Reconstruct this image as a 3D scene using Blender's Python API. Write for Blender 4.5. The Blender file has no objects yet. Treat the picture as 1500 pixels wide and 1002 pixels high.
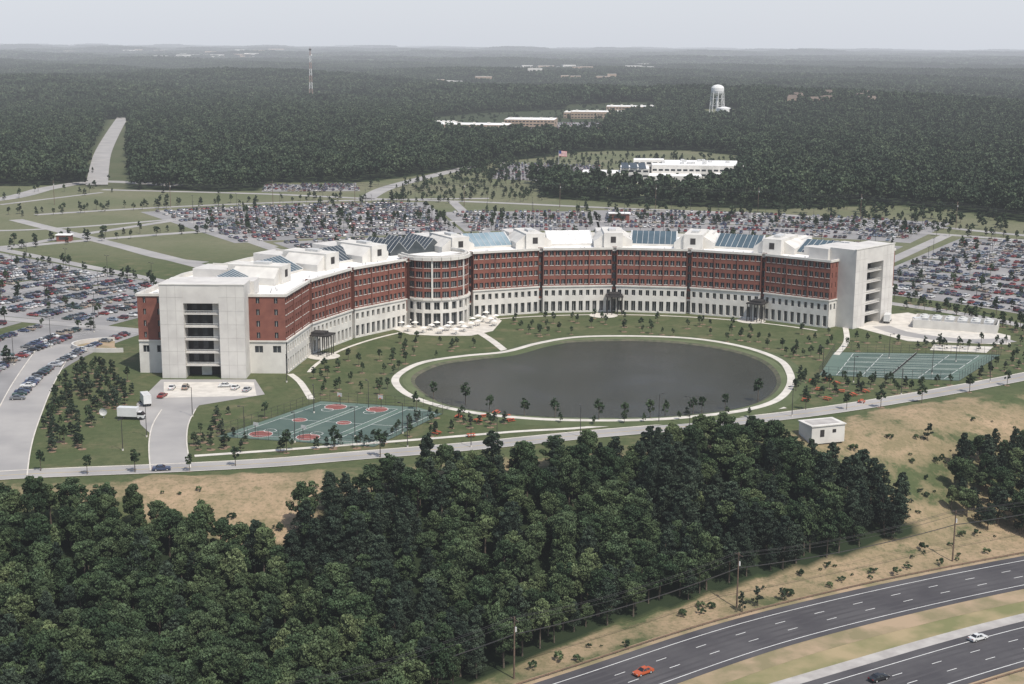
import bpy, bmesh, math, random
import numpy as np
from mathutils import Matrix, Vector
random.seed(7); rng=np.random.default_rng(7)
S=bpy.context.scene
COL=S.collection
H=110.0; F=2083.0
PITCH=math.atan((501-68)/F)
RM=Matrix.Rotation(math.pi/2-PITCH,3,'X') @ Matrix.Rotation(math.radians(0.34),3,'Z')
RMn=np.array(RM)

# ---------------------------------------------------------------- terrain
EX=[-400,-132,-49,-9,29,86,171,300,600]; EY=[352,352,361,376,389,414,461,530,690]
def sm(t): t=np.clip(t,0,1); return t*t*(3-2*t)
def edge(x): return np.interp(x,EX,EY)
def terr(x,y):
    x=np.asarray(x,float); y=np.asarray(y,float)
    z=-22*sm((edge(x)-3-y)/78.0)
    n=(np.sin(x/310+1.3)*np.cos(y/430)+0.6*np.sin(x/170+y/260+2)+0.5*np.sin(y/610-x/900))
    a=sm((y-1350)/1600)*11+sm((y-6000)/12000)*16
    z=z+a*n+sm((y-5000)/14000)*42
    z=z+22*np.exp(-((x-650)/420)**2-((y-2550)/500)**2)
    z=z+14*np.exp(-((x+900)/500)**2-((y-2900)/500)**2)
    return z
TT=np.concatenate([np.linspace(150,1400,900),np.geomspace(1405,30000,900)])
def G(u,v):
    d=RMn@np.array([u-750.0,501.0-v,-F]); d=d/d[1]
    xs=d[0]*TT; zs=H+d[2]*TT
    g=zs-terr(xs,TT)
    i=np.argmax(g<=0)
    if g[i]>0: i=len(TT)-1
    if i==0: t=TT[0]
    else:
        a,b=g[i-1],g[i]; t=TT[i-1]+(TT[i]-TT[i-1])*a/(a-b+1e-9)
    return (float(d[0]*t),float(t))
def GL(l): return [G(*p) for p in l]
def tz(x,y): return float(terr(x,y))
def inpoly(px,py,poly):
    px=np.asarray(px);py=np.asarray(py);r=np.zeros(px.shape,bool);n=len(poly);j=n-1
    for i in range(n):
        xi,yi=poly[i];xj,yj=poly[j]
        if yi!=yj:
            c=((yi>py)!=(yj>py))&(px<(xj-xi)*(py-yi)/(yj-yi)+xi); r^=c
        j=i
    return r
def smooth(pts,closed=False,n=8):
    P=[np.array(p,float) for p in pts]; out=[]; N=len(P)
    rngi=range(N if closed else N-1)
    for i in rngi:
        if closed: a,b,c,d=P[(i-1)%N],P[i],P[(i+1)%N],P[(i+2)%N]
        else: a,b,c,d=P[max(i-1,0)],P[i],P[i+1],P[min(i+2,N-1)]
        for k in range(n):
            t=k/n
            out.append(tuple(0.5*((2*b)+(-a+c)*t+(2*a-5*b+4*c-d)*t*t+(-a+3*b-3*c+d)*t**3)))
    if not closed: out.append(tuple(P[-1]))
    return out

# ---------------------------------------------------------------- materials
def M(name,c1,c2=None,scale=0.5,rough=.85,detail=4,spec=.25,metal=0,bump=0,attr=None,objrand=0,lo=.35,hi=.65):
    m=bpy.data.materials.new(name); m.use_nodes=True; nt=m.node_tree; N=nt.nodes; L=nt.links
    b=N['Principled BSDF']; b.inputs['Roughness'].default_value=rough; b.inputs['Metallic'].default_value=metal
    b.inputs['Specular IOR Level'].default_value=spec
    if c2 is None: c2=tuple(c*0.82 for c in c1)
    geo=N.new('ShaderNodeNewGeometry'); no=N.new('ShaderNodeTexNoise')
    no.inputs['Scale'].default_value=scale; no.inputs['Detail'].default_value=detail
    L.new(geo.outputs['Position'],no.inputs['Vector'])
    mr=N.new('ShaderNodeMapRange'); mr.inputs[1].default_value=lo; mr.inputs[2].default_value=hi
    L.new(no.outputs['Fac'],mr.inputs[0])
    mx=N.new('ShaderNodeMix'); mx.data_type='RGBA'
    mx.inputs[6].default_value=(*c1,1); mx.inputs[7].default_value=(*c2,1)
    L.new(mr.outputs[0],mx.inputs[0]); col=mx.outputs[2]
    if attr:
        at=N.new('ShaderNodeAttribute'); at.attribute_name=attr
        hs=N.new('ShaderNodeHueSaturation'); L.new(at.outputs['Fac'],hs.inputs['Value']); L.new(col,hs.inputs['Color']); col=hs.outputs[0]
    if objrand:
        oi=N.new('ShaderNodeObjectInfo'); hs=N.new('ShaderNodeHueSaturation')
        m2=N.new('ShaderNodeMapRange'); m2.inputs[3].default_value=1-objrand; m2.inputs[4].default_value=1+objrand
        L.new(oi.outputs['Random'],m2.inputs[0]); L.new(m2.outputs[0],hs.inputs['Value'])
        m3=N.new('ShaderNodeMapRange'); m3.inputs[3].default_value=.5+objrand*.06; m3.inputs[4].default_value=.5-objrand*.07
        L.new(oi.outputs['Random'],m3.inputs[0]); L.new(m3.outputs[0],hs.inputs['Hue'])
        L.new(col,hs.inputs['Color']); col=hs.outputs[0]
    L.new(col,b.inputs['Base Color'])
    if bump:
        bp=N.new('ShaderNodeBump'); bp.inputs['Strength'].default_value=bump; n2=N.new('ShaderNodeTexNoise')
        n2.inputs['Scale'].default_value=scale*6; L.new(geo.outputs['Position'],n2.inputs['Vector'])
        L.new(n2.outputs['Fac'],bp.inputs['Height']); L.new(bp.outputs[0],b.inputs['Normal'])
    return m
mBrick=M('brick',(.215,.085,.062),(.17,.066,.05),.35)
mWhite=M('precast_concrete',(.62,.6,.55),(.52,.5,.46),.25)
mTower=M('tower_concrete',(.58,.56,.52),(.49,.47,.44),.2)
mRoof=M('roof_membrane',(.8,.79,.77),(.66,.65,.62),.08)
mGlass=M('window_glass',(.02,.025,.03),(.035,.04,.045),.3,rough=.12,spec=.6)
mSky=M('skylight_glass',(.055,.085,.10),(.075,.11,.13),.15,rough=.2,spec=.6)
mSkyL=M('skylight_translucent',(.18,.25,.28),(.26,.33,.36),.15,rough=.3,spec=.5)
mAtr=M('atrium_glass',(.035,.045,.05),(.055,.065,.07),.2,rough=.2,spec=.5)
mFrame=M('white_frame',(.6,.6,.57))
mDark=M('dark_recess',(.05,.047,.045),(.035,.033,.032),spec=.1)
mAsph=M('asphalt_dark',(.055,.052,.056),(.085,.081,.083),.09,detail=8)
mLot=M('parking_asphalt',(.20,.195,.19),(.28,.27,.262),.05,detail=6)
mRoad=M('road_surface',(.27,.26,.25),(.35,.335,.315),.06,detail=8)
mConc=M('concrete_path',(.60,.565,.50),(.48,.45,.40),.3)
mPaint=M('road_paint',(.75,.75,.72),(.6,.6,.57),.8)
mPaintY=M('yellow_paint',(.6,.42,.08),(.5,.36,.1),.8)
mTan=M('bare_soil',(.35,.26,.17),(.21,.18,.10),.12,detail=10,lo=.42,hi=.6)
mMulch=M('mulch',(.25,.17,.11),(.17,.12,.08),1)
mMedian=M('median_grass',(.33,.26,.15),(.17,.17,.075),.07,detail=10,lo=.4,hi=.6)
mShoulder=M('gravel_shoulder',(.42,.4,.37),(.32,.3,.28),.3)
mGreenIsl=M('island_grass',(.12,.14,.07),(.09,.11,.05),.1)
mCourt=M('court_surface',(.09,.135,.11),(.12,.165,.135),.12)
mRed=M('court_red',(.24,.08,.065),(.19,.07,.06),.3)
mTrunk=M('bark',(.13,.105,.08),(.08,.065,.05),2)
mPole=M('wood_pole',(.16,.11,.08),(.11,.08,.06),2)
mMetal=M('dark_metal',(.06,.055,.05),(.04,.04,.04),1,rough=.5)
mSteel=M('painted_steel',(.55,.55,.53),(.45,.45,.44),1,rough=.5)
mRust=M('weathered_rail',(.2,.13,.09),(.14,.1,.07),1)
mCan=M('umbrella_fabric',(.75,.73,.68))
mRedP=M('red_paint',(.42,.09,.04),(.34,.08,.04),1,rough=.6)
mTire=M('tire',(.02,.02,.02),(.03,.03,.03))
mBank=M('pond_bank',(.12,.11,.075),(.06,.07,.04),.5,detail=8)
def leafmat(name,c1,c2,r=.25):
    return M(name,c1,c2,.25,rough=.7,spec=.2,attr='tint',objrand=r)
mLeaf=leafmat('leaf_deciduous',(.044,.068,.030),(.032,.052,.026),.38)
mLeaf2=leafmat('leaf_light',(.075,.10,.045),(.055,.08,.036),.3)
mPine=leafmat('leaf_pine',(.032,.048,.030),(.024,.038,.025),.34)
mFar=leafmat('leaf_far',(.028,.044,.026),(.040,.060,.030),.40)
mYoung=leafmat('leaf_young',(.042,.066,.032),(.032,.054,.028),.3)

# ---------------------------------------------------------------- mesh builder
class MB:
    def __init__(s): s.v=[];s.f=[];s.m=[];s.mats=[]
    def mi(s,m):
        if m not in s.mats: s.mats.append(m)
        return s.mats.index(m)
    def face(s,pts,m):
        k=len(s.v); s.v.extend([tuple(p) for p in pts]); s.f.append(tuple(range(k,k+len(pts)))); s.m.append(s.mi(m))
    def hexa(s,b,t,m,bottom=True):
        n=len(b)
        for i in range(n):
            j=(i+1)%n; s.face([b[i],b[j],t[j],t[i]],m)
        s.face(t,m)
        if bottom: s.face(b[::-1],m)
    def box(s,c,sz,m,ang=0,taper=1.0):
        ca,sa=math.cos(ang),math.sin(ang); hx,hy=sz[0]/2,sz[1]/2
        def P(x,y,z): return (c[0]+x*ca-y*sa,c[1]+x*sa+y*ca,z)
        b=[P(-hx,-hy,c[2]),P(hx,-hy,c[2]),P(hx,hy,c[2]),P(-hx,hy,c[2])]
        hx*=taper;hy*=taper; z=c[2]+sz[2]
        t=[P(-hx,-hy,z),P(hx,-hy,z),P(hx,hy,z),P(-hx,hy,z)]
        s.hexa(b,t,m)
    def cyl(s,p0,p1,r0,r1,m,n=8,caps=True):
        p0=Vector(p0);p1=Vector(p1);d=(p1-p0).normalized()
        a=d.orthogonal().normalized();b=d.cross(a)
        A=[p0+(a*math.cos(2*math.pi*i/n)+b*math.sin(2*math.pi*i/n))*r0 for i in range(n)]
        B=[p1+(a*math.cos(2*math.pi*i/n)+b*math.sin(2*math.pi*i/n))*r1 for i in range(n)]
        for i in range(n):
            j=(i+1)%n; s.face([A[i],A[j],B[j],B[i]],m)
        if caps: s.face(A[::-1],m); s.face(B,m)
    def mesh(s,name):
        me=bpy.data.meshes.new(name); me.from_pydata(s.v,[],s.f)
        for m in s.mats: me.materials.append(m)
        me.polygons.foreach_set('material_index',s.m); me.update(); return me
    def obj(s,name,parent=None,link=True):
        o=bpy.data.objects.new(name,s.mesh(name))
        if link: COL.objects.link(o)
        if parent: o.parent=parent
        return o
def empty(name,loc=(0,0,0)):
    e=bpy.data.objects.new(name,None); e.location=loc; e.empty_display_size=1; COL.objects.link(e); return e
def inst(name,me,loc,rz=0,sc=1.0):
    o=bpy.data.objects.new(name,me); o.location=loc; o.rotation_euler=(0,0,rz)
    o.scale=(sc,sc,sc) if not hasattr(sc,'__len__') else sc
    COL.objects.link(o); return o
def offs(pts,d):
    P=np.array(pts); T=np.gradient(P,axis=0); T/=np.linalg.norm(T,axis=1)[:,None]+1e-9
    Nn=np.stack([-T[:,1],T[:,0]],1); return P+Nn*d
def offs_closed(pts,d):
    P=np.array(pts); T=np.roll(P,-1,0)-np.roll(P,1,0); T/=np.linalg.norm(T,axis=1)[:,None]+1e-9
    Nn=np.stack([-T[:,1],T[:,0]],1); return P+Nn*d
def strip(mb,A,B,z,m,closed=False):
    n=len(A)
    for i in range(n if closed else n-1):
        j=(i+1)%n
        mb.face([(A[i][0],A[i][1],tz(*A[i])+z),(A[j][0],A[j][1],tz(*A[j])+z),(B[j][0],B[j][1],tz(*B[j])+z),(B[i][0],B[i][1],tz(*B[i])+z)],m)
def resample(pts,step):
    P=np.array(pts); d=np.r_[0,np.cumsum(np.linalg.norm(np.diff(P,axis=0),axis=1))]
    n=max(2,int(d[-1]/step)+1); t=np.linspace(0,d[-1],n)
    return np.stack([np.interp(t,d,P[:,0]),np.interp(t,d,P[:,1])],1)
def road(mb,pts,w,m,z=.05,kerb=False,step=6,sm_=True):
    P=resample(smooth(pts) if sm_ else pts,step)
    strip(mb,offs(P,w/2),offs(P,-w/2),z,m)
    if kerb:
        for sgn in (1,-1):
            a=offs(P,sgn*(w/2)); b=offs(P,sgn*(w/2+.35))
            strip(mb,a,b,z+.12,mConc)
            for i in range(len(a)-1):
                z0=tz(*a[i]);z1=tz(*a[i+1])
                mb.face([(a[i][0],a[i][1],z0+z),(a[i+1][0],a[i+1][1],z1+z),(a[i+1][0],a[i+1][1],z1+z+.12),(a[i][0],a[i][1],z0+z+.12)],mConc)
    return P
def line(mb,P,off,w,m,z,dash=None):
    Q=resample(P,3.0)
    a=offs(Q,off+w/2);b=offs(Q,off-w/2)
    if dash is None: strip(mb,a,b,z,m)
    else:
        i=0
        while i+1<len(Q):
            strip(mb,a[i:i+2],b[i:i+2],z,m); i+=dash
def poly(mb,pts,z,m):
    bm=bmesh.new(); vs=[bm.verts.new((p[0],p[1],0)) for p in pts]
    f=bm.faces.new(vs); bmesh.ops.triangulate(bm,faces=[f])
    for f in bm.faces: mb.face([(v.co.x,v.co.y,tz(v.co.x,v.co.y)+z) for v in f.verts],m)
    bm.free()
def disc(mb,c,r,z,m,n=16,r0=0):
    pts=[(c[0]+r*math.cos(2*math.pi*i/n),c[1]+r*math.sin(2*math.pi*i/n),z) for i in range(n)]
    if r0==0: mb.face(pts,m)
    else:
        q=[(c[0]+r0*math.cos(2*math.pi*i/n),c[1]+r0*math.sin(2*math.pi*i/n),z) for i in range(n)]
        for i in range(n):
            j=(i+1)%n; mb.face([pts[i],pts[j],q[j],q[i]],m)

# ---------------------------------------------------------------- survey polygons
FOREST_NEAR=GL([(-250,765),(0,760),(130,752),(230,775),(330,805),(430,800),(472,742),(600,708),(800,692),(950,682),(1010,655),(1100,648),(1190,692),(1290,730),(1345,778),(1250,812),(1100,850),(950,900),(850,930),(770,965),(690,1000),(600,1060),(560,1150),(-300,1150)])
TB=GL([(-400,285),(0,273),(125,271),(190,277),(300,281),(378,280),(400,268),(520,268),(580,262),(660,250),(760,248),(800,290),(960,301),(1130,307),(1300,301),(1400,308),(1500,326),(1900,350)])
TBx=[p[0] for p in TB];TBy=[p[1] for p in TB]
TBx[0]=-900;TBx[-1]=900
CLEAR=[GL([(650,203),(628,188),(632,172),(700,166),(830,160),(835,150),(955,150),(965,166),(890,178),(885,201)]),
 GL([(705,262),(712,240),(800,230),(860,222),(1000,220),(1085,228),(1082,268),(1035,286),(930,288),(840,272)]),
 GL([(124,274),(132,225),(144,200),(154,176),(190,173),(188,215),(188,250),(192,278)]),
 GL([(1030,178),(1030,160),(1080,160),(1085,178)])]
def far_forest_mask(x,y):
    m=y>np.interp(x,TBx,TBy)
    for c in CLEAR: m&=~inpoly(x,y,c)
    return m

# ---------------------------------------------------------------- ground
ys=np.unique(np.concatenate([np.arange(-120,480,3.0),np.arange(480,1320,7.0),np.geomspace(1320,3200,110),np.geomspace(3200,34000,70)]))
ts=np.linspace(-1,1,280)
Y,T=np.meshgrid(ys,ts,indexing='ij'); X=T*(0.75*np.maximum(Y,0)+190)
Z=terr(X,Y)
V=np.stack([X,Y,Z],-1).reshape(-1,3); R_,C_=Y.shape
idx=np.arange(R_*C_).reshape(R_,C_)
Fq=np.stack([idx[:-1,:-1],idx[:-1,1:],idx[1:,1:],idx[1:,:-1]],-1).reshape(-1,4)
def fastmesh(name,V,Fq,mats,attrs={}):
    me=bpy.data.meshes.new(name); me.vertices.add(len(V)); me.vertices.foreach_set('co',np.asarray(V,np.float32).ravel())
    k=Fq.shape[1]; me.loops.add(Fq.size); me.loops.foreach_set('vertex_index',Fq.astype(np.int32).ravel())
    me.polygons.add(len(Fq)); me.polygons.foreach_set('loop_start',np.arange(0,Fq.size,k,dtype=np.int32)); 
    for m in mats: me.materials.append(m)
    for n,(dom,a) in attrs.items():
        at=me.attributes.new(n,'FLOAT',dom); at.data.foreach_set('value',np.asarray(a,np.float32))
    me.update(calc_edges=True); me.validate(); return me
xf,yf=X.ravel(),Y.ravel()
forest=(inpoly(xf,yf,FOREST_NEAR)|far_forest_mask(xf,yf)).astype(float)
slope=sm((edge(xf)-yf)/12)
bare=slope*0.5*(1-forest)
BP=GL([(190,700),(480,690),(480,760),(420,800),(300,800),(215,770)]); bare[inpoly(xf,yf,BP)]=.85
BP=GL([(1230,610),(1420,580),(1500,640),(1450,670),(1250,670)]); bare[inpoly(xf,yf,BP)]=.66
BP=GL([(1340,742),(1520,720),(1520,830),(1100,900),(760,990),(800,960),(1100,845)]); bare[inpoly(xf,yf,BP)]=.72
forest[inpoly(xf,yf,CLEAR[0])]=.75
forest[inpoly(xf,yf,CLEAR[2])]=.35
meadow=sm((yf-700)/100)*(1-forest)*.9
mg=bpy.data.materials.new('ground_cover'); mg.use_nodes=True; nt=mg.node_tree;N=nt.nodes;L=nt.links
b=N['Principled BSDF']; b.inputs['Roughness'].default_value=.95; b.inputs['Specular IOR Level'].default_value=.1
geo=N.new('ShaderNodeNewGeometry')
def noise(sc,det=5,rough=.55):
    n=N.new('ShaderNodeTexNoise'); n.inputs['Scale'].default_value=sc;n.inputs['Detail'].default_value=det;n.inputs['Roughness'].default_value=rough
    L.new(geo.outputs['Position'],n.inputs['Vector']); return n.outputs['Fac']
def mrng(s,a,b_,c=0,d=1):
    n=N.new('ShaderNodeMapRange'); n.inputs[1].default_value=a;n.inputs[2].default_value=b_;n.inputs[3].default_value=c;n.inputs[4].default_value=d;L.new(s,n.inputs[0]);return n.outputs[0]
def mix(f,a,b_):
    n=N.new('ShaderNodeMix');n.data_type='RGBA';L.new(f,n.inputs[0])
    for k,c in ((6,a),(7,b_)):
        if isinstance(c,tuple): n.inputs[k].default_value=(*c,1)
        else: L.new(c,n.inputs[k])
    return n.outputs[2]
def attr(nm):
    a=N.new('ShaderNodeAttribute');a.attribute_name=nm;return a.outputs['Fac']
def math_(op,a,b_):
    n=N.new('ShaderNodeMath');n.operation=op;n.use_clamp=True
    for k,c in ((0,a),(1,b_)):
        if isinstance(c,(int,float)): n.inputs[k].default_value=c
        else: L.new(c,n.inputs[k])
    return n.outputs[0]
lawn=mix(mrng(noise(.035,6),.38,.62),(.072,.092,.040),(.098,.108,.052))
lawn=mix(mrng(noise(.35,5,.7),.4,.7,0,.7),lawn,(.048,.066,.028))
lawn=mix(mrng(noise(.09,7,.65),.53,.70,0,.65),lawn,(.17,.145,.085))
mead=mix(mrng(noise(.012,6),.4,.6),(.125,.135,.075),(.165,.16,.10))
mead=mix(mrng(noise(.25,5,.7),.45,.7,0,.5),mead,(.085,.10,.05))
c=mix(attr('meadow'),lawn,mead)
soil=mix(mrng(noise(.10,9,.75),.42,.60),(.35,.255,.165),(.20,.165,.095))
soil=mix(mrng(noise(.9,5,.7),.5,.72,0,.7),soil,(.085,.095,.045))
bm_=math_('ADD',attr('bare'),mrng(noise(.05,9,.72),.38,.62,-.45,.45))
bm_=math_('MULTIPLY',mrng(bm_,.3,.7),mrng(attr('bare'),0,.15))
c=mix(bm_,c,soil)
c=mix(attr('forest'),c,mix(mrng(noise(.01,6),.4,.6),(.018,.028,.014),(.026,.038,.018)))
L.new(c,b.inputs['Base Color'])
bp=N.new('ShaderNodeBump');bp.inputs['Strength'].default_value=.5;bp.inputs['Distance'].default_value=.3
L.new(noise(.8,5,.7),bp.inputs['Height']);L.new(bp.outputs[0],b.inputs['Normal'])
me=fastmesh('ground',V,Fq,[mg],{'forest':('POINT',forest),'bare':('POINT',bare),'meadow':('POINT',meadow)})
me.polygons.foreach_set('use_smooth',np.ones(len(me.polygons),bool))
COL.objects.link(bpy.data.objects.new('ground',me))

# ---------------------------------------------------------------- trees
def leafquads(C,size,flat,r):
    n=len(C)
    a=r.normal(size=(n,3)); a/=np.linalg.norm(a,axis=1)[:,None]
    b=r.normal(size=(n,3)); b[:,2]*=flat; b=np.cross(a,b); b/=np.linalg.norm(b,axis=1)[:,None]+1e-9
    s=(size*r.uniform(.6,1.3,n))[:,None]*.5
    V=np.stack([C-a*s-b*s*.3,C+a*s*.2-b*s,C+a*s+b*s*.2,C-a*s*.3+b*s],1).reshape(-1,3)
    return V
def tree_mesh(name,kind,seed,h,rad,ncl,nper,leaf,mat,trunk=True):
    r=np.random.default_rng(seed); cents=[];tints=[];pts=[]
    mb=MB(); 
    if kind=='dec':
        zc,rz=.58*h,.42*h
        for i in range(ncl):
            d=r.normal(size=3); d/=np.linalg.norm(d)
            if d[2]<-.5: d[2]*=-.6
            rr=r.uniform(.45,1.0)**.6
            wob=1+.22*math.sin(3*math.atan2(d[1],d[0])+seed)+r.uniform(-.15,.15)
            cents.append((d[0]*rad*rr*wob*.82,d[1]*rad*rr*wob*.82,zc+d[2]*rz*rr*.88,rad*r.uniform(.18,.36)))
    else:
        lx,ly=r.normal(0,.25,2)
        for i in range(ncl):
            t=r.uniform(0,1)**.7; z=h*(.22+.74*t); R=rad*(1-t)**.5*(.7+.3*min(1,t*4))*r.uniform(.2,1.1)+.15
            a=r.uniform(0,6.28); cents.append((R*math.cos(a)+lx*t*2,R*math.sin(a)+ly*t*2,z-R*.10+r.uniform(-.5,.5),rad*(.26*(1-t)+.16)*r.uniform(.8,1.3)))
    for (x,y,z,cr) in cents:
        d=r.normal(size=(nper,3)); d/=np.linalg.norm(d,axis=1)[:,None]; d*=(r.uniform(.3,1,nper)**.5)[:,None]*cr
        if kind!='dec': d[:,2]*=.55
        else: d[:,2]*=.75
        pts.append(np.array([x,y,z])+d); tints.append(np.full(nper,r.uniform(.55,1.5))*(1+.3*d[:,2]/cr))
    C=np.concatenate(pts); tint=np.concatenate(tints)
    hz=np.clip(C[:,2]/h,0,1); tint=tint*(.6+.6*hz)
    LV=leafquads(C,leaf,.5,r); n=len(C)
    if trunk:
        tr=.022*h
        mb.cyl((0,0,-.6),(0,0,h*.55),tr,tr*.5,mTrunk,6); mb.cyl((0,0,h*.55),(0.02*h,0,h*.9),tr*.5,tr*.12,mTrunk,5,False)
        for k in range(7):
            x,y,z,cr=cents[(k*5)%len(cents)]
            mb.cyl((0,0,max(h*.2,z*.7)),(x*.9,y*.9,z),tr*.35,tr*.08,mTrunk,4,False)
    tv=np.array(mb.v).reshape(-1,3) if mb.v else np.zeros((0,3))
    off=len(tv); allV=np.concatenate([tv,LV])
    me=bpy.data.meshes.new(name)
    faces=list(mb.f)+[(off+4*i,off+4*i+1,off+4*i+2,off+4*i+3) for i in range(n)]
    me.from_pydata(allV.tolist(),[],faces)
    me.materials.append(mTrunk);me.materials.append(mat)
    me.polygons.foreach_set('material_index',np.r_[np.zeros(len(mb.f),int),np.ones(n,int)].astype(np.int32))
    at=me.attributes.new('tint','FLOAT','FACE'); at.data.foreach_set('value',np.r_[np.ones(len(mb.f)),tint].astype(np.float32))
    me.update(); return me
def clump_mesh(name,seed,size,ntree,mat):
    r=np.random.default_rng(seed); P=[];Ti=[]
    for i in range(ntree):
        x,y=r.uniform(-size/2,size/2,2); h=r.uniform(12,19); rd=r.uniform(3.5,6)
        n=46; d=r.normal(size=(n,3)); d/=np.linalg.norm(d,axis=1)[:,None]; d[:,2]=np.abs(d[:,2])
        P.append(np.array([x,y,h-7])+d*np.array([rd,rd,7])); Ti.append(np.full(n,r.uniform(.6,1.4)))
    C=np.concatenate(P);t=np.concatenate(Ti); LV=leafquads(C,3.6,.5,r);n=len(C)
    return fastmesh(name,LV,np.arange(4*n).reshape(n,4),[mat],{'tint':('FACE',t)})
def srccoll(name,meshes):
    c=bpy.data.collections.new(name)
    for i,m in enumerate(meshes):
        o=bpy.data.objects.new('%s_%02d'%(name,i),m); c.objects.link(o)
    return c
def gn_inst(name,coll,P,rot,scl,idx):
    me=bpy.data.meshes.new(name); me.vertices.add(len(P)); me.vertices.foreach_set('co',np.asarray(P,np.float32).ravel())
    a=me.attributes.new('rot','FLOAT_VECTOR','POINT');a.data.foreach_set('vector',np.asarray(rot,np.float32).ravel())
    a=me.attributes.new('scl','FLOAT_VECTOR','POINT');a.data.foreach_set('vector',np.asarray(scl,np.float32).ravel())
    a=me.attributes.new('idx','INT','POINT');a.data.foreach_set('value',np.asarray(idx,np.int32))
    o=bpy.data.objects.new(name,me);COL.objects.link(o)
    g=bpy.data.node_groups.new(name+'_nodes','GeometryNodeTree')
    g.interface.new_socket('Geometry',in_out='INPUT',socket_type='NodeSocketGeometry')
    g.interface.new_socket('Geometry',in_out='OUTPUT',socket_type='NodeSocketGeometry')
    n=g.nodes;l=g.links; gi=n.new('NodeGroupInput');go=n.new('NodeGroupOutput')
    ip=n.new('GeometryNodeInstanceOnPoints');ci=n.new('GeometryNodeCollectionInfo')
    ci.inputs['Collection'].default_value=coll; ci.inputs['Separate Children'].default_value=True; ci.inputs['Reset Children'].default_value=True
    ip.inputs['Pick Instance'].default_value=True
    mp=n.new('GeometryNodeMeshToPoints'); l.new(gi.outputs[0],mp.inputs[0])
    def na(nm,t):
        x=n.new('GeometryNodeInputNamedAttribute');x.data_type=t;x.inputs[0].default_value=nm
        return [s for s in x.outputs if s.enabled][0]
    l.new(mp.outputs[0],ip.inputs['Points']);l.new(ci.outputs[0],ip.inputs['Instance'])
    l.new(na('idx','INT'),ip.inputs['Instance Index']);l.new(na('rot','FLOAT_VECTOR'),ip.inputs['Rotation']);l.new(na('scl','FLOAT_VECTOR'),ip.inputs['Scale'])
    l.new(ip.outputs[0],go.inputs[0])
    md=o.modifiers.new('scatter','NODES');md.node_group=g
    return o
def scatter_trees(name,coll,nvar,x,y,smin,smax,pick=None,tilt=.04,zoff=0,zs=None):
    n=len(x); P=np.stack([x,y,terr(x,y)+zoff],1)
    rot=np.stack([rng.normal(0,tilt,n),rng.normal(0,tilt,n),rng.uniform(0,6.28,n)],1)
    s=rng.uniform(smin,smax,n); scl=np.stack([s*rng.uniform(.85,1.18,n),s*rng.uniform(.85,1.18,n),s*(rng.uniform(.8,1.22,n) if zs is None else zs)],1)
    if pick is None: pick=rng.integers(0,nvar,n)
    return gn_inst(name,coll,P,rot,scl,pick)
def jgrid(x0,x1,y0,y1,s,j=.42):
    X,Y=np.meshgrid(np.arange(x0,x1,s),np.arange(y0,y1,s)); X=X.ravel()+rng.uniform(-j,j,X.size)*s; Y=Y.ravel()+rng.uniform(-j,j,Y.size)*s
    return X,Y
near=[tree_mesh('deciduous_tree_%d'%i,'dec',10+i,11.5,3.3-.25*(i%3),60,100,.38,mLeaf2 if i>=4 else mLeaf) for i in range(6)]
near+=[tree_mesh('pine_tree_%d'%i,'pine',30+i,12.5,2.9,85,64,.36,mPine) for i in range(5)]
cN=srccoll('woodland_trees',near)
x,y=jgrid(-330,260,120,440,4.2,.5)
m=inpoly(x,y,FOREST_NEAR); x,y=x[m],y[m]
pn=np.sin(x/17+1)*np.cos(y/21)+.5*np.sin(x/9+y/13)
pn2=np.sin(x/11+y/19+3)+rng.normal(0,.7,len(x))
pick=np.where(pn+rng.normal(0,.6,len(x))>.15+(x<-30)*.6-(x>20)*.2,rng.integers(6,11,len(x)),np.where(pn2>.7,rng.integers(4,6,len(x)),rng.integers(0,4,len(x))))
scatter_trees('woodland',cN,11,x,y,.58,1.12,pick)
EXTRA=[GL([(1385,745),(1378,715),(1410,678),(1500,655),(1620,640),(1620,800),(1450,778)])]
xs=[];ysl=[]
for p in EXTRA:
    x,y=jgrid(min(q[0] for q in p),max(q[0] for q in p),min(q[1] for q in p),max(q[1] for q in p),4.6); m=inpoly(x,y,p); xs.append(x[m]);ysl.append(y[m])
x=np.concatenate(xs);y=np.concatenate(ysl); scatter_trees('tree_group',cN,11,x,y,.55,1.0)
SH=GL([(480,697),(700,680),(900,660),(1010,642),(1010,655),(900,680),(700,695),(480,725)])
SH2=GL([(1180,660),(1500,600),(1560,700),(1400,760),(1340,760),(1290,715)])
SH3=GL([(760,985),(1100,850),(1340,800),(1500,760),(1500,800),(1100,893),(800,992)])
SH4=GL([(200,720),(480,705),(480,770),(330,790)])
sx=[];sy=[]
for p,s,k in ((SH,4.5,.8),(SH2,5.0,.65),(SH3,4.0,.6),(SH4,4.5,.5)):
    x,y=jgrid(min(q[0] for q in p),max(q[0] for q in p),min(q[1] for q in p),max(q[1] for q in p),s,.5); m=inpoly(x,y,p)&(rng.random(len(x))<k)&((np.sin(x/8)+np.cos(y/6+x/15)+rng.normal(0,.5,len(x)))>-.5); sx.append(x[m]);sy.append(y[m])
shr=[tree_mesh('shrub_%d'%i,'dec',60+i,2.2,1.6,16,40,.33,mLeaf2 if i==1 else mLeaf,False) for i in range(3)]+[tree_mesh('shrub_pine_%d'%i,'pine',70+i,5,1.5,26,30,.35,mPine) for i in range(2)]
cS=srccoll('shrub_sources',shr); sx=np.concatenate(sx);sy=np.concatenate(sy)
ns_=len(sx); scatter_trees('shrubs',cS,5,sx,sy,.25,.95,np.where(rng.random(ns_)<.88,rng.integers(0,3,ns_),rng.integers(3,5,ns_)))
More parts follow.
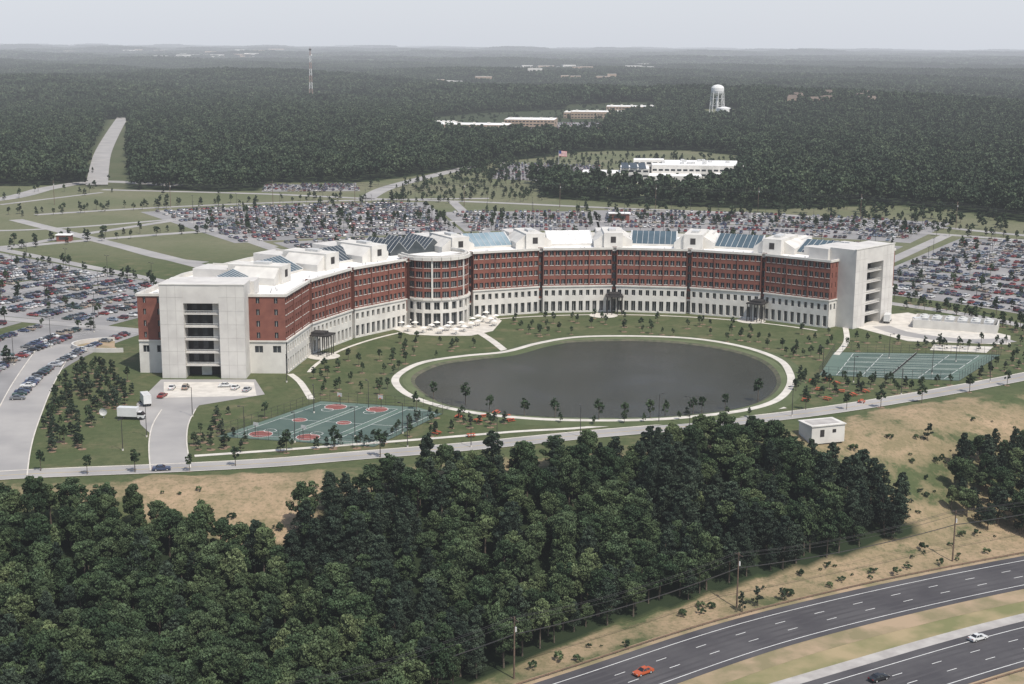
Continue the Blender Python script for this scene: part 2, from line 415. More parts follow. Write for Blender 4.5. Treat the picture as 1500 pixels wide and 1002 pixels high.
farT=[tree_mesh('far_tree_%d'%i,'dec' if i<4 else 'pine',90+i,15,5.0 if i<4 else 3.8,18,18,1.5,mFar,False) for i in range(6)]
cF=srccoll('far_tree_sources',farT)
x,y=jgrid(-1250,1250,880,2600,7.0)
m=(np.abs(x)<.5*y)&far_forest_mask(x,y)&(rng.random(len(x))<.93); x,y=x[m],y[m]
scatter_trees('distant_forest',cF,6,x,y,.6,1.25)
cl=[clump_mesh('clump_%d'%i,200+i,60,46,mFar) for i in range(4)]; cC=srccoll('canopy_sources',cl)
x,y=jgrid(-4200,4200,2600,8500,50); m=(np.abs(x)<.5*y); 
pn=np.sin(x/330+y/700)*np.cos(y/410-x/900)+.6*np.sin(x/150-y/200); m&=(pn<1.15)
x,y=x[m],y[m]; o=scatter_trees('distant_canopy',cC,4,x,y,.95,1.15,tilt=.0)
x2,y2=jgrid(-13500,13500,8500,27000,190); m=(np.abs(x2)<.5*y2); x2,y2=x2[m],y2[m]
scatter_trees('horizon_canopy',cC,4,x2,y2,3.6,4.2,tilt=0,zs=.3)

# ---------------------------------------------------------------- building
CX,CY=43.0,474.0
def PP(R,a): a=math.radians(a); return (CX+R*math.cos(a),CY+R*math.sin(a))
def lerp(a,b,t): return (a[0]+(b[0]-a[0])*t,a[1]+(b[1]-a[1])*t)
def wall(mb,p0,p1,n,rows,ncol,glass=None,depth=.4,sill=True,mull=1):
    glass=glass or mGlass
    L_=math.dist(p0,p1)
    for (za,zb,wa,wb,ratio,mat) in rows:
        for c in range(ncol):
            def Q(t,z,o=0):
                q=lerp(p0,p1,t); return (q[0]+n[0]*o,q[1]+n[1]*o,z)
            t0,t1=c/ncol,(c+1)/ncol; tc=(t0+t1)/2; w=(t1-t0)*ratio/2; a,b_=tc-w,tc+w
            if ratio<=0: mb.face([Q(t0,za),Q(t1,za),Q(t1,zb),Q(t0,zb)],mat); continue
            mb.face([Q(t0,za),Q(a,za),Q(a,zb),Q(t0,zb)],mat); mb.face([Q(b_,za),Q(t1,za),Q(t1,zb),Q(b_,zb)],mat)
            mb.face([Q(a,za),Q(b_,za),Q(b_,wa),Q(a,wa)],mat); mb.face([Q(a,wb),Q(b_,wb),Q(b_,zb),Q(a,zb)],mat)
            d=-depth
            mb.face([Q(a,wa),Q(b_,wa),Q(b_,wa,d),Q(a,wa,d)],mat);mb.face([Q(a,wb),Q(b_,wb),Q(b_,wb,d),Q(a,wb,d)],mat)
            mb.face([Q(a,wa),Q(a,wb),Q(a,wb,d),Q(a,wa,d)],mat);mb.face([Q(b_,wa),Q(b_,wb),Q(b_,wb,d),Q(b_,wa,d)],mat)
            mb.face([Q(a,wa,d),Q(b_,wa,d),Q(b_,wb,d),Q(a,wb,d)],glass)
            for k in range(mull):
                tm=a+(b_-a)*(k+1)/(mull+1); e=.05/L_
                mb.face([Q(tm-e,wa,d+.05),Q(tm+e,wa,d+.05),Q(tm+e,wb,d+.05),Q(tm-e,wb,d+.05)],mFrame)
            if sill:
                e=.1/L_
                mb.hexa([Q(a-e,wa-.2,.02),Q(b_+e,wa-.2,.02),Q(b_+e,wa-.2,.12),Q(a-e,wa-.2,.12)],[Q(a-e,wa-.02,.02),Q(b_+e,wa-.02,.02),Q(b_+e,wa-.02,.12),Q(a-e,wa-.02,.12)],mWhite)
def slab(mb,p0,p1,n,z0,z1,o0,o1,mat,ext=0):
    L_=math.dist(p0,p1); e=ext/L_
    def Q(t,z,o):
        q=lerp(p0,p1,t); return (q[0]+n[0]*o,q[1]+n[1]*o,z)
    mb.hexa([Q(-e,z0,o0),Q(1+e,z0,o0),Q(1+e,z0,o1),Q(-e,z0,o1)],[Q(-e,z1,o0),Q(1+e,z1,o0),Q(1+e,z1,o1),Q(-e,z1,o1)],mat)
RI=120.0; RO=170.0
BROWS=[(11+4*k,15+4*k,11+4*k+1.2,11+4*k+3.25,.66,mBrick) for k in range(4)]
WROWS=[(0,6,.6,4.9,.58,mWhite),(6,11,7.2,9.6,.5,mWhite)]
HQ=empty('office_building',(CX,CY,0))
def place(mb,name):
    o=mb.obj(name,HQ); o.location=(-CX,-CY,0); return o
W=MB(); RF=MB()
angs=[45.8,60,75,90,105,120,135,150,165,180]
GS=.45
for i in range(9):
    a0,a1=angs[i],angs[i+1]
    g0=0 if i==0 else GS; g1=0 if i==8 else GS
    rot=(i==5)
    pi0,pi1=PP(RI,a0+g0),PP(RI,a1-g1); am=math.radians((a0+a1)/2); n=(-math.cos(am),-math.sin(am))
    if not rot:
        wall(W,pi0,pi1,n,BROWS,12)
        q0=(pi0[0]+n[0]*.35,pi0[1]+n[1]*.35);q1=(pi1[0]+n[0]*.35,pi1[1]+n[1]*.35)
        wall(W,q0,q1,n,WROWS,10,sill=False,depth=.9)
        slab(W,pi0,pi1,n,11.0,11.5,.03,.75,mWhite,.3)
        slab(W,pi0,pi1,n,26.6,27.5,.03,.55,mWhite,.2)
        for tt in (.335,.665):
            pm=lerp(pi0,pi1,tt-.006); pm2=lerp(pi0,pi1,tt+.006); slab(W,pm,pm2,n,11.5,26.6,.13,.4,mBrick)
    po0,po1=PP(RO,a0),PP(RO,a1); no=(-n[0],-n[1])
    wall(W,po0,po1,no,WROWS+BROWS,14,sill=False)
    slab(W,po0,po1,no,26.6,27.5,.03,.5,mWhite,.2)
    if g0:
        s0,s1=PP(RI+1.4,a0-GS),PP(RI+1.4,a0+GS); r=math.radians(a0); nn=(-math.cos(r),-math.sin(r))
        wall(W,s0,s1,nn,[(0,6,.3,5.2,.9,mWhite)]+[(6+3.6*k,6+3.6*(k+1),6+3.6*k+.8,6+3.6*(k+1)-.2,.8,mBrick) for k in range(6)],1,sill=False,depth=.2)
        for aa in (a0-GS,a0+GS):
            e0,e1=PP(RI-.4,aa),PP(RI+1.4,aa)
            W.face([(*e0,0),(*e1,0),(*e1,11),(*e0,11)],mWhite);W.face([(*e0,11),(*e1,11),(*e1,27.5),(*e0,27.5)],mBrick)
    RF.face([(*PP(RI+.0,a0),26.0),(*PP(RI+.0,a1),26.0),(*PP(RO,a1),26.0),(*PP(RO,a0),26.0)],mRoof)
    for RR in (RI+.9,RO-.6):
        RF.face([(*PP(RR,a0),26.0),(*PP(RR,a1),26.0),(*PP(RR,a1),27.4),(*PP(RR,a0),27.4)],mWhite)
    for RR,dd in ((RI,.88),(RO-.62,.6)):
        RF.face([(*PP(RR,a0),27.4),(*PP(RR,a1),27.4),(*PP(RR+dd,a1),27.4),(*PP(RR+dd,a0),27.4)],mWhite)
    for k in range(5):
        R=rng.uniform(150,166); a=rng.uniform(a0+1,a1-1); q=PP(R,a); RF.box((q[0],q[1],26.02),(rng.uniform(1,2.6),rng.uniform(1,2),rng.uniform(.7,1.6)),mSteel,math.radians(a))
    for k in range(4):
        R=rng.uniform(123,128); a=rng.uniform(a0+1,a1-1); q=PP(R,a); RF.cyl((q[0],q[1],26.02),(q[0],q[1],26.8),.25,.25,mSteel,6)
for (aa,sgn,r0,r1) in ((180,1,132.3,160.5),(45.8,-1,125.5,155)):
    rr=math.radians(aa); rad=(math.cos(rr),math.sin(rr)); n=(-math.sin(rr)*sgn,math.cos(rr)*sgn)
    pa,pb=PP(RI,aa),PP(RO,aa)
    ta,tb=PP(r0,aa),PP(r1,aa)
    for (s0,s1) in ((pa,ta),(tb,pb)):
        wall(W,s0,s1,n,[(0,6,0,0,0,mWhite),(6,11,7.2,9.6,.45,mWhite)]+[(z0,z1,wa,wb,.2,m_) for (z0,z1,wa,wb,_,m_) in BROWS],2,sill=False)
        slab(W,s0,s1,n,11.0,11.5,.03,.4,mWhite); slab(W,s0,s1,n,26.6,27.5,-.5,.35,mWhite)
    TW=MB(); D=8.0; ZTW=31.8
    def Q(t,o,z):
        R=r0+(r1-r0)*t; return (CX+rad[0]*R+n[0]*o,CY+rad[1]*R+n[1]*o,z)
    def bx(t0,t1,o0,o1,z0,z1,mat): TW.hexa([Q(t0,o0,z0),Q(t1,o0,z0),Q(t1,o1,z0),Q(t0,o1,z0)],[Q(t0,o0,z1),Q(t1,o0,z1),Q(t1,o1,z1),Q(t0,o1,z1)],mat)
    bx(0,.30,-4,D,0,ZTW,mTower); bx(.72,1,-4,D,0,ZTW,mTower); bx(.30,.72,-4,D-.05,25.6,ZTW-.03,mTower)
    bx(.30,.72,-3.5,2.2,0,25.6,mDark)
    for k in range(1,6):
        z=k*4.4; bx(.302,.718,2.25,D-.8,z-.35,z,mTower)
        bx(.302,.718,D-.95,D-.82,z+.9,z+1.0,mFrame);bx(.302,.718,D-.95,D-.82,z+.45,z+.52,mFrame)
        for q in range(14): bx(.31+.029*q,.313+.029*q,D-.95,D-.82,z+.02,z+.44,mFrame)
        bx(.302,.40,2.25,D-3.5,z+.02,z+3.9,mTower)
        for q in (.48,.60): bx(q,q+.06,2.21,2.3,z+.1,z+3.2,mGlass)
    bx(.45,.57,2.22,2.5,0,3.2,mFrame)
    for k in range(1,7):
        bx(-.001,.301,D,D+.03,k*4.6,k*4.6+.06,mShoulder); bx(.719,1.001,D,D+.03,k*4.6,k*4.6+.06,mShoulder)
    for t in (.1,.2,.81,.91): bx(t-.0015,t+.0015,D,D+.02,.1,ZTW-.3,mShoulder)
    bx(-.01,1.01,D-.5,D+.18,ZTW,ZTW+.3,mWhite)
    bx(-.05,.85,-13,-4.05,26.05,31.2,mTower); bx(.3,1.1,-22,-13.1,26.05,29.6,mTower)
    place(TW,'stair_tower')
place(W,'walls')
def rbox(mb,R0,R1,a,wd,z0,z1,mat,dw=0,z2=None):
    z2=z1 if z2 is None else z2
    r=math.radians(a); rad=(math.cos(r),math.sin(r)); t=(-math.sin(r),math.cos(r))
    def Q(R,o,z): return (CX+rad[0]*R+t[0]*(o+dw),CY+rad[1]*R+t[1]*(o+dw),z)
    mb.hexa([Q(R0,-wd/2,z0),Q(R1,-wd/2,z0),Q(R1,wd/2,z0),Q(R0,wd/2,z0)],[Q(R0,-wd/2,z1),Q(R1,-wd/2,z1),Q(R1,wd/2,z2),Q(R0,wd/2,z2)],mat)
for a in (60,75,90,105,120,138,150,165):
    rbox(RF,129,150,a,8,26.02,32.4,mWhite); rbox(RF,130,147,a,4.2,26.02,31.8,mWhite,6.12,28.6); rbox(RF,133,160,a,4.5,26.02,28.6,mWhite,-6.28,31.2)
    rbox(RF,150.05,163,a,12,26.02,30.5,mTower)
    rbox(RF,128.9,129,a,2.2,28.2,30.8,mDark); rbox(RF,135,141,a,3,32.42,33.3,mSteel)
SKL=MB()
def skylight(a,mat,R0=136,R1=146,hw=9.5,z0=27.0,z1=31.4):
    r=math.radians(a); rad=(math.cos(r),math.sin(r)); t=(-math.sin(r),math.cos(r))
    def Q(R,o,z): return (CX+rad[0]*R+t[0]*o,CY+rad[1]*R+t[1]*o,z)
    SKL.face([Q(R0,-hw,z0),Q(R0,hw,z0),Q(R1,hw,z1),Q(R1,-hw,z1)],mat)
    SKL.face([Q(R0,-hw,26),Q(R0,hw,26),Q(R0,hw,z0),Q(R0,-hw,z0)],mWhite)
    for s in (-hw,hw): SKL.face([Q(R0,s,26),Q(R0,s,z0),Q(R1,s,z1),Q(R1,s,26)],mWhite)
    SKL.face([Q(R1,-hw,26),Q(R1,hw,26),Q(R1,hw,z1),Q(R1,-hw,z1)],mWhite)
    n=8
    for k in range(n+1):
        o=-hw+2*hw*k/n; e=.07 if 0<k<n else .3
        SKL.hexa([Q(R0,o-e,z0),Q(R0,o+e,z0),Q(R1,o+e,z1),Q(R1,o-e,z1)],[Q(R0,o-e,z0+.14),Q(R0,o+e,z0+.14),Q(R1,o+e,z1+.14),Q(R1,o-e,z1+.14)],mSteel)
for a,m_ in ((52.5,mSky),(67.5,mSky),(82.5,mSky),(97.5,mRoof),(112.5,mSkyL),(143.5,mAtr),(157.5,mSky),(171.5,mSky)): skylight(a,m_,hw=8.5 if a>140 else 9.8)
for k,a in enumerate((123.6,127.2,130.8)):
    r=math.radians(a); rad=(math.cos(r),math.sin(r)); t=(-math.sin(r),math.cos(r))
    def Q(R,o,z): return (CX+rad[0]*R+t[0]*o,CY+rad[1]*R+t[1]*o,z)
    R0,R1=137,158; w=4.4; z0,z1=27.2,31.6
    SKL.face([Q(R0,-w,z0),Q(R0,0,z1),Q(R1,0,z1),Q(R1,-w,z0)],mAtr);SKL.face([Q(R0,w,z0),Q(R0,0,z1),Q(R1,0,z1),Q(R1,w,z0)],mAtr)
    SKL.face([Q(R0,-w,26),Q(R0,w,26),Q(R0,w,z0),Q(R0,0,z1),Q(R0,-w,z0)],mAtr)
    for q in range(9):
        R=R0+(R1-R0)*q/8
        for s in (-1,1): SKL.cyl(Q(R,s*w,z0+.05),Q(R,0,z1+.05),.08,.08,mSteel,4)
place(RF,'roof'); place(SKL,'skylights')
DR=MB(); ac=127.5; dc=PP(123,ac); rd=14.0; base_a=math.radians(ac+180)
NS=15
def DP(k,r=rd): 
    a=base_a+math.radians(-112+224*k/NS); return (dc[0]+r*math.cos(a),dc[1]+r*math.sin(a))
for k in range(NS):
    p0,p1=DP(k),DP(k+1); mx_,my_=(p0[0]+p1[0])/2-dc[0],(p0[1]+p1[1])/2-dc[1]; l=math.hypot(mx_,my_); n=(mx_/l,my_/l)
    wall(DR,p0,p1,n,[(11,15,11.8,14.2,.78,mBrick),(15,19,15.8,18.2,.78,mBrick),(19,23,19.8,22.2,.78,mBrick),(23,27,23.7,26.2,.78,mBrick)],1,mull=2)
    q0,q1=DP(k,rd+.4),DP(k+1,rd+.4)
    wall(DR,q0,q1,n,[(0,6.2,.2,5.6,.74,mWhite),(6.2,11,6.9,10,.6,mWhite)],1,sill=False,depth=1.0)
    slab(DR,p0,p1,n,10.8,11.5,.02,.9,mWhite); slab(DR,p0,p1,n,26.7,28.0,.02,.9,mWhite)
    slab(DR,p0,p1,n,27.9,28.6,-1.2,-.4,mWhite)
    DR.face([(*p0,27),(*p1,27),(*dc,27.6)],mRoof)
    if k in (2,5,9,12): slab(DR,lerp(p0,p1,-.1),lerp(p0,p1,.1),n,11.5,26.7,.02,.3,mWhite)
place(DR,'rotunda')
EC=MB()
for a in (90,60.2,165):
    rbox(EC,112,119,a,7,7.4,7.9,mDark); rbox(EC,114,119,a,4.5,7.92,8.7,mDark)
    r=math.radians(a); rad=(math.cos(r),math.sin(r)); t=(-math.sin(r),math.cos(r))
    for R in (112.6,116):
        for o in (-3.1,-1.2,1.2,3.1):
            p=(CX+rad[0]*R+t[0]*o,CY+rad[1]*R+t[1]*o); EC.cyl((*p,0.1),(*p,7.4),.18,.18,mDark,6)
place(EC,'entry_canopies')

# ---------------------------------------------------------------- pavements, roads
LOT=MB(); ISL=MB()
def ringpoly(mb,R0,R1,a0,a1,z,m,step=2):
    n=max(2,int(abs(a1-a0)/step)+1); aa=np.linspace(a0,a1,n)
    for i in range(n-1):
        mb.face([(*PP(R0,aa[i]),z),(*PP(R1,aa[i]),z),(*PP(R1,aa[i+1]),z),(*PP(R0,aa[i+1]),z)],m)
LOTS=[(222,425,139,157.5,.9),(200,246,160.5,192,.85),(258,330,160.5,178,.85),(262,372,100,118,.8),(384,556,101.5,121,.8),(392,492,89,100,.85),(392,500,62,88,.85),(212,430,20,58,.88),(262,372,62,98,.7)]
carP=[];carR=[];islT=[];STL=MB()
for li,(R0,R1,a0,a1,occ) in enumerate(LOTS):
    ringpoly(LOT,R0-2,R1+2,a0-.6,a1+.6,.04,mLot)
    nmod=max(1,int((R1-R0)/18.4)); mod=(R1-R0)/nmod
    for k in range(nmod):
        for (Rr,fl) in ((R0+k*mod+2.7,0),(R0+(k+1)*mod-2.9,math.pi)):
            step=math.degrees(2.8/Rr); nn=int((a1-a0)/step)
            hole=rng.random(int(nn/6)+2)
            for j in range(nn):
                a=a0+(j+.5)*step
                if li<2:
                    A0=PP(Rr-2.6,a-step/2);A1=PP(Rr+2.6,a-step/2);B0=PP(Rr-2.6,a-step/2+step*.05);B1_=PP(Rr+2.6,a-step/2+step*.05)
                    STL.face([(*A0,.052),(*B0,.052),(*B1_,.052),(*A1,.052)],mPaint)
                if (j%22)<1: islT.append((Rr,a)); continue
                d=occ*(1.0 if hole[j//6]>.14 else .25)
                if rng.random()>d: continue
                p=PP(Rr+rng.normal(0,.25),a+rng.normal(0,step*.05))
                if abs(p[0])>.47*p[1]+20: continue
                carP.append((p[0],p[1],.05)); carR.append(math.radians(a)+(math.pi if rng.random()<.4 else 0)+rng.normal(0,.03))
        if k>0 and k%2==0:
            ringpoly(ISL,R0+k*mod-.9,R0+k*mod+.9,a0+.3,a1-.3,.16,mGreenIsl); 
            for a in np.arange(a0+1,a1-1,math.degrees(10/(R0+k*mod))): islT.append((R0+k*mod,a+rng.normal(0,.2)))
            ringpoly(ISL,R0+k*mod-1.1,R0+k*mod+1.1,a0+.3,a1-.3,.14,mConc)
LOT.obj('parking_lot_pavement'); ISL.obj('parking_islands'); STL.obj('parking_stall_markings')
RD=MB(); PT=MB(); PA=MB()
ringpoly(RD,436,444,22,166,.05,mRoad); ringpoly(RD,186,193,15,160,.05,mRoad)
ringpoly(RD,575,582,96,128,.05,mRoad)
for a in (98.9,120,159,137.5,60):
    p0,p1=PP(190,a),PP(560 if a in (98.9,120) else 440,a); road(RD,[p0,lerp(p0,p1,.5),p1],7,mRoad,.06)
for a in (130,):
    p0,p1=PP(230,a),PP(560,a); road(RD,[p0,lerp(p0,p1,.5),p1],9,mRoad,.065)
for pts,w in (([(-200,365),(0,362),(110,345),(290,318),(345,312)],7),([(-200,335),(0,338),(150,330),(290,318)],6),([(180,362),(240,378),(300,385)],7),([(290,318),(350,345),(400,362)],7),
   ([(-200,312),(0,292),(75,275),(150,266),(260,272)],16),([(150,278),(380,284),(540,291),(700,296),(900,305),(1200,318),(1500,345),(1700,365)],8),
   ([(535,292),(560,278),(600,266),(665,250),(700,242)],13),([(0,300),(150,282)],5)):
    road(RD,GL(pts),w,mRoad,.08)
P=road(RD,GL([(142,272),(146,245),(152,222),(166,195),(180,172)]),17,mRoad,.6,step=15)
PP_=GL([(-150,708),(0,697),(100,692),(250,686),(400,678),(520,668),(680,655),(850,638),(1000,625),(1170,607),(1330,583),(1500,552),(1700,512)])
Pm=road(RD,PP_,7.6,mRoad,.05,kerb=True,step=4)
line(PA,Pm,0,.15,mPaintY,.075)
road(PT,GL([(285,668),(400,660),(600,645),(760,632),(850,627),(1000,613),(1150,597)]),2.0,mConc,.065)
road(RD,GL([(85,505),(50,560),(22,620),(8,660),(0,700)]),13,mRoad,.055,kerb=True)
road(RD,GL([(250,688),(246,650),(250,622),(262,600)]),10,mRoad,.06,kerb=True)
poly(RD,GL([(206,622),(200,592),(236,556),(374,556),(388,578),(292,594),(276,612),(270,640),(225,640)]),.07,mRoad)
poly(RD,GL([(240,583),(240,560),(372,560),(376,580)]),.09,mConc)
poly(RD,GL([(1255,480),(1290,462),(1330,458),(1480,492),(1480,505),(1330,500)]),.07,mConc)
road(RD,GL([(1480,498),(1420,500),(1330,490),(1290,478)]),8,mRoad,.08)
WAT=GL([(608,560),(618,547),(650,534),(700,527),(745,521),(785,511),(825,503),(880,500),(940,500),(1010,505),(1070,515),(1110,528),(1132,545),(1137,565),(1118,585),(1080,599),(1020,608),(950,612),(870,613),(790,611),(720,605),(660,595),(625,578)])
WS=smooth(WAT,True,6)
WB=MB()
cx=np.mean([p[0] for p in WS]);cy=np.mean([p[1] for p in WS])
A=np.array(WS); o1=offs_closed(WS,2.4); 
sg=-1 if np.linalg.norm(o1-[cx,cy])<np.linalg.norm(A-[cx,cy]) else 1
def loop3(mb,A,za,B,zb,m):
    n=len(A)
    for i in range(n):
        j=(i+1)%n; mb.face([(A[i][0],A[i][1],za),(A[j][0],A[j][1],za),(B[j][0],B[j][1],zb),(B[i][0],B[i][1],zb)],m)
B1=offs_closed(WS,sg*1.4);B2=offs_closed(WS,sg*3.2); B3=offs_closed(WS,sg*7)
loop3(WB,A,.02,B1,.55,mBank); loop3(WB,B1,.55,B2,.7,mGreenIsl); loop3(WB,B2,.7,B3,.01,mGreenIsl)
WB.obj('pond_bank')
mWat=bpy.data.materials.new('pond_water');mWat.use_nodes=True;nt=mWat.node_tree;N=nt.nodes;L=nt.links
b=N['Principled BSDF'];b.inputs['Base Color'].default_value=(.040,.041,.032,1);b.inputs['Roughness'].default_value=.10;b.inputs['IOR'].default_value=1.29
geo=N.new('ShaderNodeNewGeometry');n1=N.new('ShaderNodeTexNoise');n1.inputs['Scale'].default_value=.75;n1.inputs['Detail'].default_value=7;n1.inputs['Roughness'].default_value=.75
n3=N.new('ShaderNodeTexNoise');n3.inputs['Scale'].default_value=.03;n3.inputs['Detail'].default_value=4;L.new(geo.outputs['Position'],n3.inputs['Vector'])
mr=N.new('ShaderNodeMapRange');mr.inputs[1].default_value=.35;mr.inputs[2].default_value=.65;mr.inputs[3].default_value=.3;mr.inputs[4].default_value=1.0;L.new(n3.outputs['Fac'],mr.inputs[0])
L.new(geo.outputs['Position'],n1.inputs['Vector']);bp=N.new('ShaderNodeBump');L.new(mr.outputs[0],bp.inputs['Strength']);bp.inputs['Distance'].default_value=.7
L.new(n1.outputs['Fac'],bp.inputs['Height']);L.new(bp.outputs[0],b.inputs['Normal'])
WM=MB(); poly(WM,WS,.05,mWat); WM.obj('pond_water')
PATH=GL([(579,562),(590,547),(622,533),(680,524),(740,518),(790,505),(850,496),(940,495),(1020,499),(1090,511),(1140,529),(1157,550),(1156,570),(1136,590),(1090,604),(1020,613),(950,618),(870,619),(790,617),(710,610),(645,598),(598,581)])
PS=smooth(PATH,True,6)
mLawnB=M('embankment_grass',(.09,.105,.05),(.065,.085,.036),.15,detail=6)
strip(PT,offs_closed(PS,1.3),offs_closed(PS,-1.3),.72,mConc,True)
EMB=MB()
q0=offs_closed(PS,1.5);q1=offs_closed(PS,-1.5);a0=offs_closed(PS,5);a1=offs_closed(PS,-5)
loop3(EMB,q0,.7,q1,.7,mLawnB);loop3(EMB,q0,.7,a0,-.05,mLawnB);loop3(EMB,q1,.7,a1,-.05,mLawnB); EMB.obj('path_embankment')
poly(PT,GL([(575,482),(592,472),(690,470),(722,462),(735,470),(722,485),(690,492),(640,492),(600,490)]),.06,mConc)
road(PT,GL([(700,486),(722,500),(742,516)]),3,mConc,.08)
disc(PT,G(884,462),6,.07,mConc);disc(PT,G(1100,470),6,.07,mConc);disc(PT,G(474,522),6,.07,mConc)
ringpoly(PT,112,113.4,46,118,.064,mConc); ringpoly(PT,112,113.4,138,179,.064,mConc)
road(PT,GL([(425,548),(440,560),(456,585)]),2.2,mConc,.068)
road(PT,GL([(1238,478),(1240,500),(1225,520)]),2.2,mConc,.068)
def bil(q,s,t):
    a=lerp(q[0],q[1],t);b_=lerp(q[3],q[2],t); return lerp(a,b_,s)
def qline(q,s0,t0,s1,t1,w,m,z):
    a=bil(q,s0,t0);b_=bil(q,s1,t1);d=(b_[0]-a[0],b_[1]-a[1]);l=math.hypot(*d)+1e-6;n=(-d[1]/l*w/2,d[0]/l*w/2)
    PA.face([(a[0]+n[0],a[1]+n[1],z),(b_[0]+n[0],b_[1]+n[1],z),(b_[0]-n[0],b_[1]-n[1],z),(a[0]-n[0],a[1]-n[1],z)],m)
CT=MB()
def fence(q,name,h=3.2):
    fb=MB()
    for i in range(4):
        a,b_=q[i],q[(i+1)%4]; n=int(math.dist(a,b_)/3)
        for k in range(n):
            p=lerp(a,b_,k/n); fb.cyl((*p,0),(*p,h),.06,.06,mMetal,4)
        for z in (h,h*.66,h*.33,.15): fb.cyl((*a,z),(*b_,z),.04,.04,mMetal,4)
    fb.obj(name)
Q1=GL([(318,640),(470,588),(662,600),(548,655)])
CT.face([(*p,.05) for p in Q1],mCourt); fence(Q1,'court_fence')
mCourtD=M('court_playing_area',(.065,.10,.085),(.085,.12,.10),.12)
def qpatch(q,s0,s1,t0,t1,z,m): CT.face([(*bil(q,s0,t0),z),(*bil(q,s1,t0),z),(*bil(q,s1,t1),z),(*bil(q,s0,t1),z)],m)
for (s0,s1,t0,t1) in ((.06,.34,.08,.92),(.38,.64,.08,.92),(.70,.94,.08,.92)):
    qpatch(Q1,s0,s1,t0,t1,.056,mCourtD)
    for (a,b_,c_,d_) in ((s0,t0,s1,t0),(s1,t0,s1,t1),(s1,t1,s0,t1),(s0,t1,s0,t0),(s0,(t0+t1)/2,s1,(t0+t1)/2)): qline(Q1,a,b_,c_,d_,.14,mPaint,.075)
for (s,t) in ((.2,.12),(.2,.88),(.2,.5),(.51,.12),(.51,.88),(.51,.5)):
    c0=bil(Q1,s,t); r_=3.4 if t!=.5 else 2.2
    disc(CT,c0,r_,.062,mRed,20); disc(PA,c0,r_+.1,.072,mPaint,24,r_-.04)
    if t!=.5:
        t2=t+(.09 if t<.5 else -.09); c1=bil(Q1,s,t2); disc(PA,c1,1.9,.079,mPaint,20,1.75)
        HB=MB(); HB.cyl((0,0,0),(0,0,3.2),.09,.09,mMetal,6);HB.box((0,0.3,2.9),(1.8,.06,1.1),mFrame);HB.cyl((0,.35,3.05),(0,.7,3.05),.2,.2,mRedP,8)
        inst('basketball_hoop',HB.mesh('hoop'),(*bil(Q1,s,t-.05 if t<.5 else t+.05),.06),rz=-.5 if t<.5 else 2.6)
Q2=GL([(1200,550),(1222,516),(1466,520),(1440,548)])
Q2[3]=G(1405,558)
CT.face([(*p,.05) for p in Q2],mCourt); fence(Q2,'court_fence')
for k in range(5):
    t0=.04+.19*k;t1=t0+.15
    qpatch(Q2,.12,.88,t0,t1,.056,mCourtD)
    for (a,b_,c_,d_) in ((t0,.12,t1,.12),(t1,.12,t1,.88),(t1,.88,t0,.88),(t0,.88,t0,.12),(t0,.3,t1,.3),(t0,.7,t1,.7),((t0+t1)/2,.3,(t0+t1)/2,.7)): qline(Q2,b_,a,d_,c_,.16,mPaint,.075)
    NB=MB(); a=bil(Q2,.5,t0-.01);b_=bil(Q2,.5,t1+.01); NB.cyl((*a,0),(*a,1.1),.06,.06,mMetal,5);NB.cyl((*b_,0),(*b_,1.1),.06,.06,mMetal,5)
    NB.face([(*a,.15),(*b_,.15),(*b_,.95),(*a,.95)],mDark);NB.face([(*a,.95),(*b_,.95),(*b_,1.05),(*a,1.05)],mPaint);NB.obj('tennis_net')
CT.obj('sports_courts')
poly(PT,GL([(1368,505),(1455,508),(1445,517),(1362,513)]),.072,mConc)
HW=MB()
h1=GL([(640,1095),(760,1046),(888,1002),(1100,931),(1300,880),(1500,838),(1750,792)])
h2=GL([(1000,1105),(1120,1058),(1290,1004),(1500,942),(1750,880)])
Ph=resample(smooth(h1),5)
P2=resample(smooth(h2),5)
strip(HW,offs(Ph,-9),offs(Ph,-40),.06,mMedian)
strip(HW,offs(P2,-9),offs(P2,-30),.09,mTan)
strip(HW,offs(P2,12.5),offs(P2,8),.10,mShoulder)
strip(HW,offs(Ph,-8.5),offs(Ph,-15),.09,mTan); strip(HW,offs(Ph,11.5),offs(Ph,8),.09,mTan)
road(HW,h1,18,mAsph,.12,step=4); road(HW,h2,18,mAsph,.13,step=4)
mWear=M('asphalt_wheel_track',(.078,.074,.077),(.058,.055,.058),.08,detail=8)
for Pq,z in ((Ph,.135),(P2,.145)):
    for o_ in (-5.7,-3.8,-1.2,.8,3.0,5.0): line(HW,Pq,o_,.7,mWear,z)
for Pq,z in ((Ph,.15),(P2,.16)):
    line(PA,Pq,6.3,.2,mPaint,z); line(PA,Pq,-7.0,.2,mPaint,z); line(PA,Pq,1.9,.18,mPaint,z,dash=4); line(PA,Pq,-2.4,.18,mPaint,z,dash=4)
HW.obj('highway'); RD.obj('roads'); PT.obj('footpaths'); PA.obj('road_markings')
def guardrail(P,off,name):
    g=MB(); Q=resample(offs(P,off),3.8)
    for i in range(len(Q)):
        z=tz(*Q[i]); g.cyl((Q[i][0],Q[i][1],z-.1),(Q[i][0],Q[i][1],z+.75),.09,.09,mRust,5)
        if i:
            a,b_=Q[i-1],Q[i]; za=tz(*a)
            for zz in (.48,.66): g.cyl((a[0],a[1],za+zz),(b_[0],b_[1],z+zz),.09,.09,mRust,5)
    g.obj(name)
guardrail(Ph,10.2,'guard_rail'); guardrail(P2,-10.5,'guard_rail')

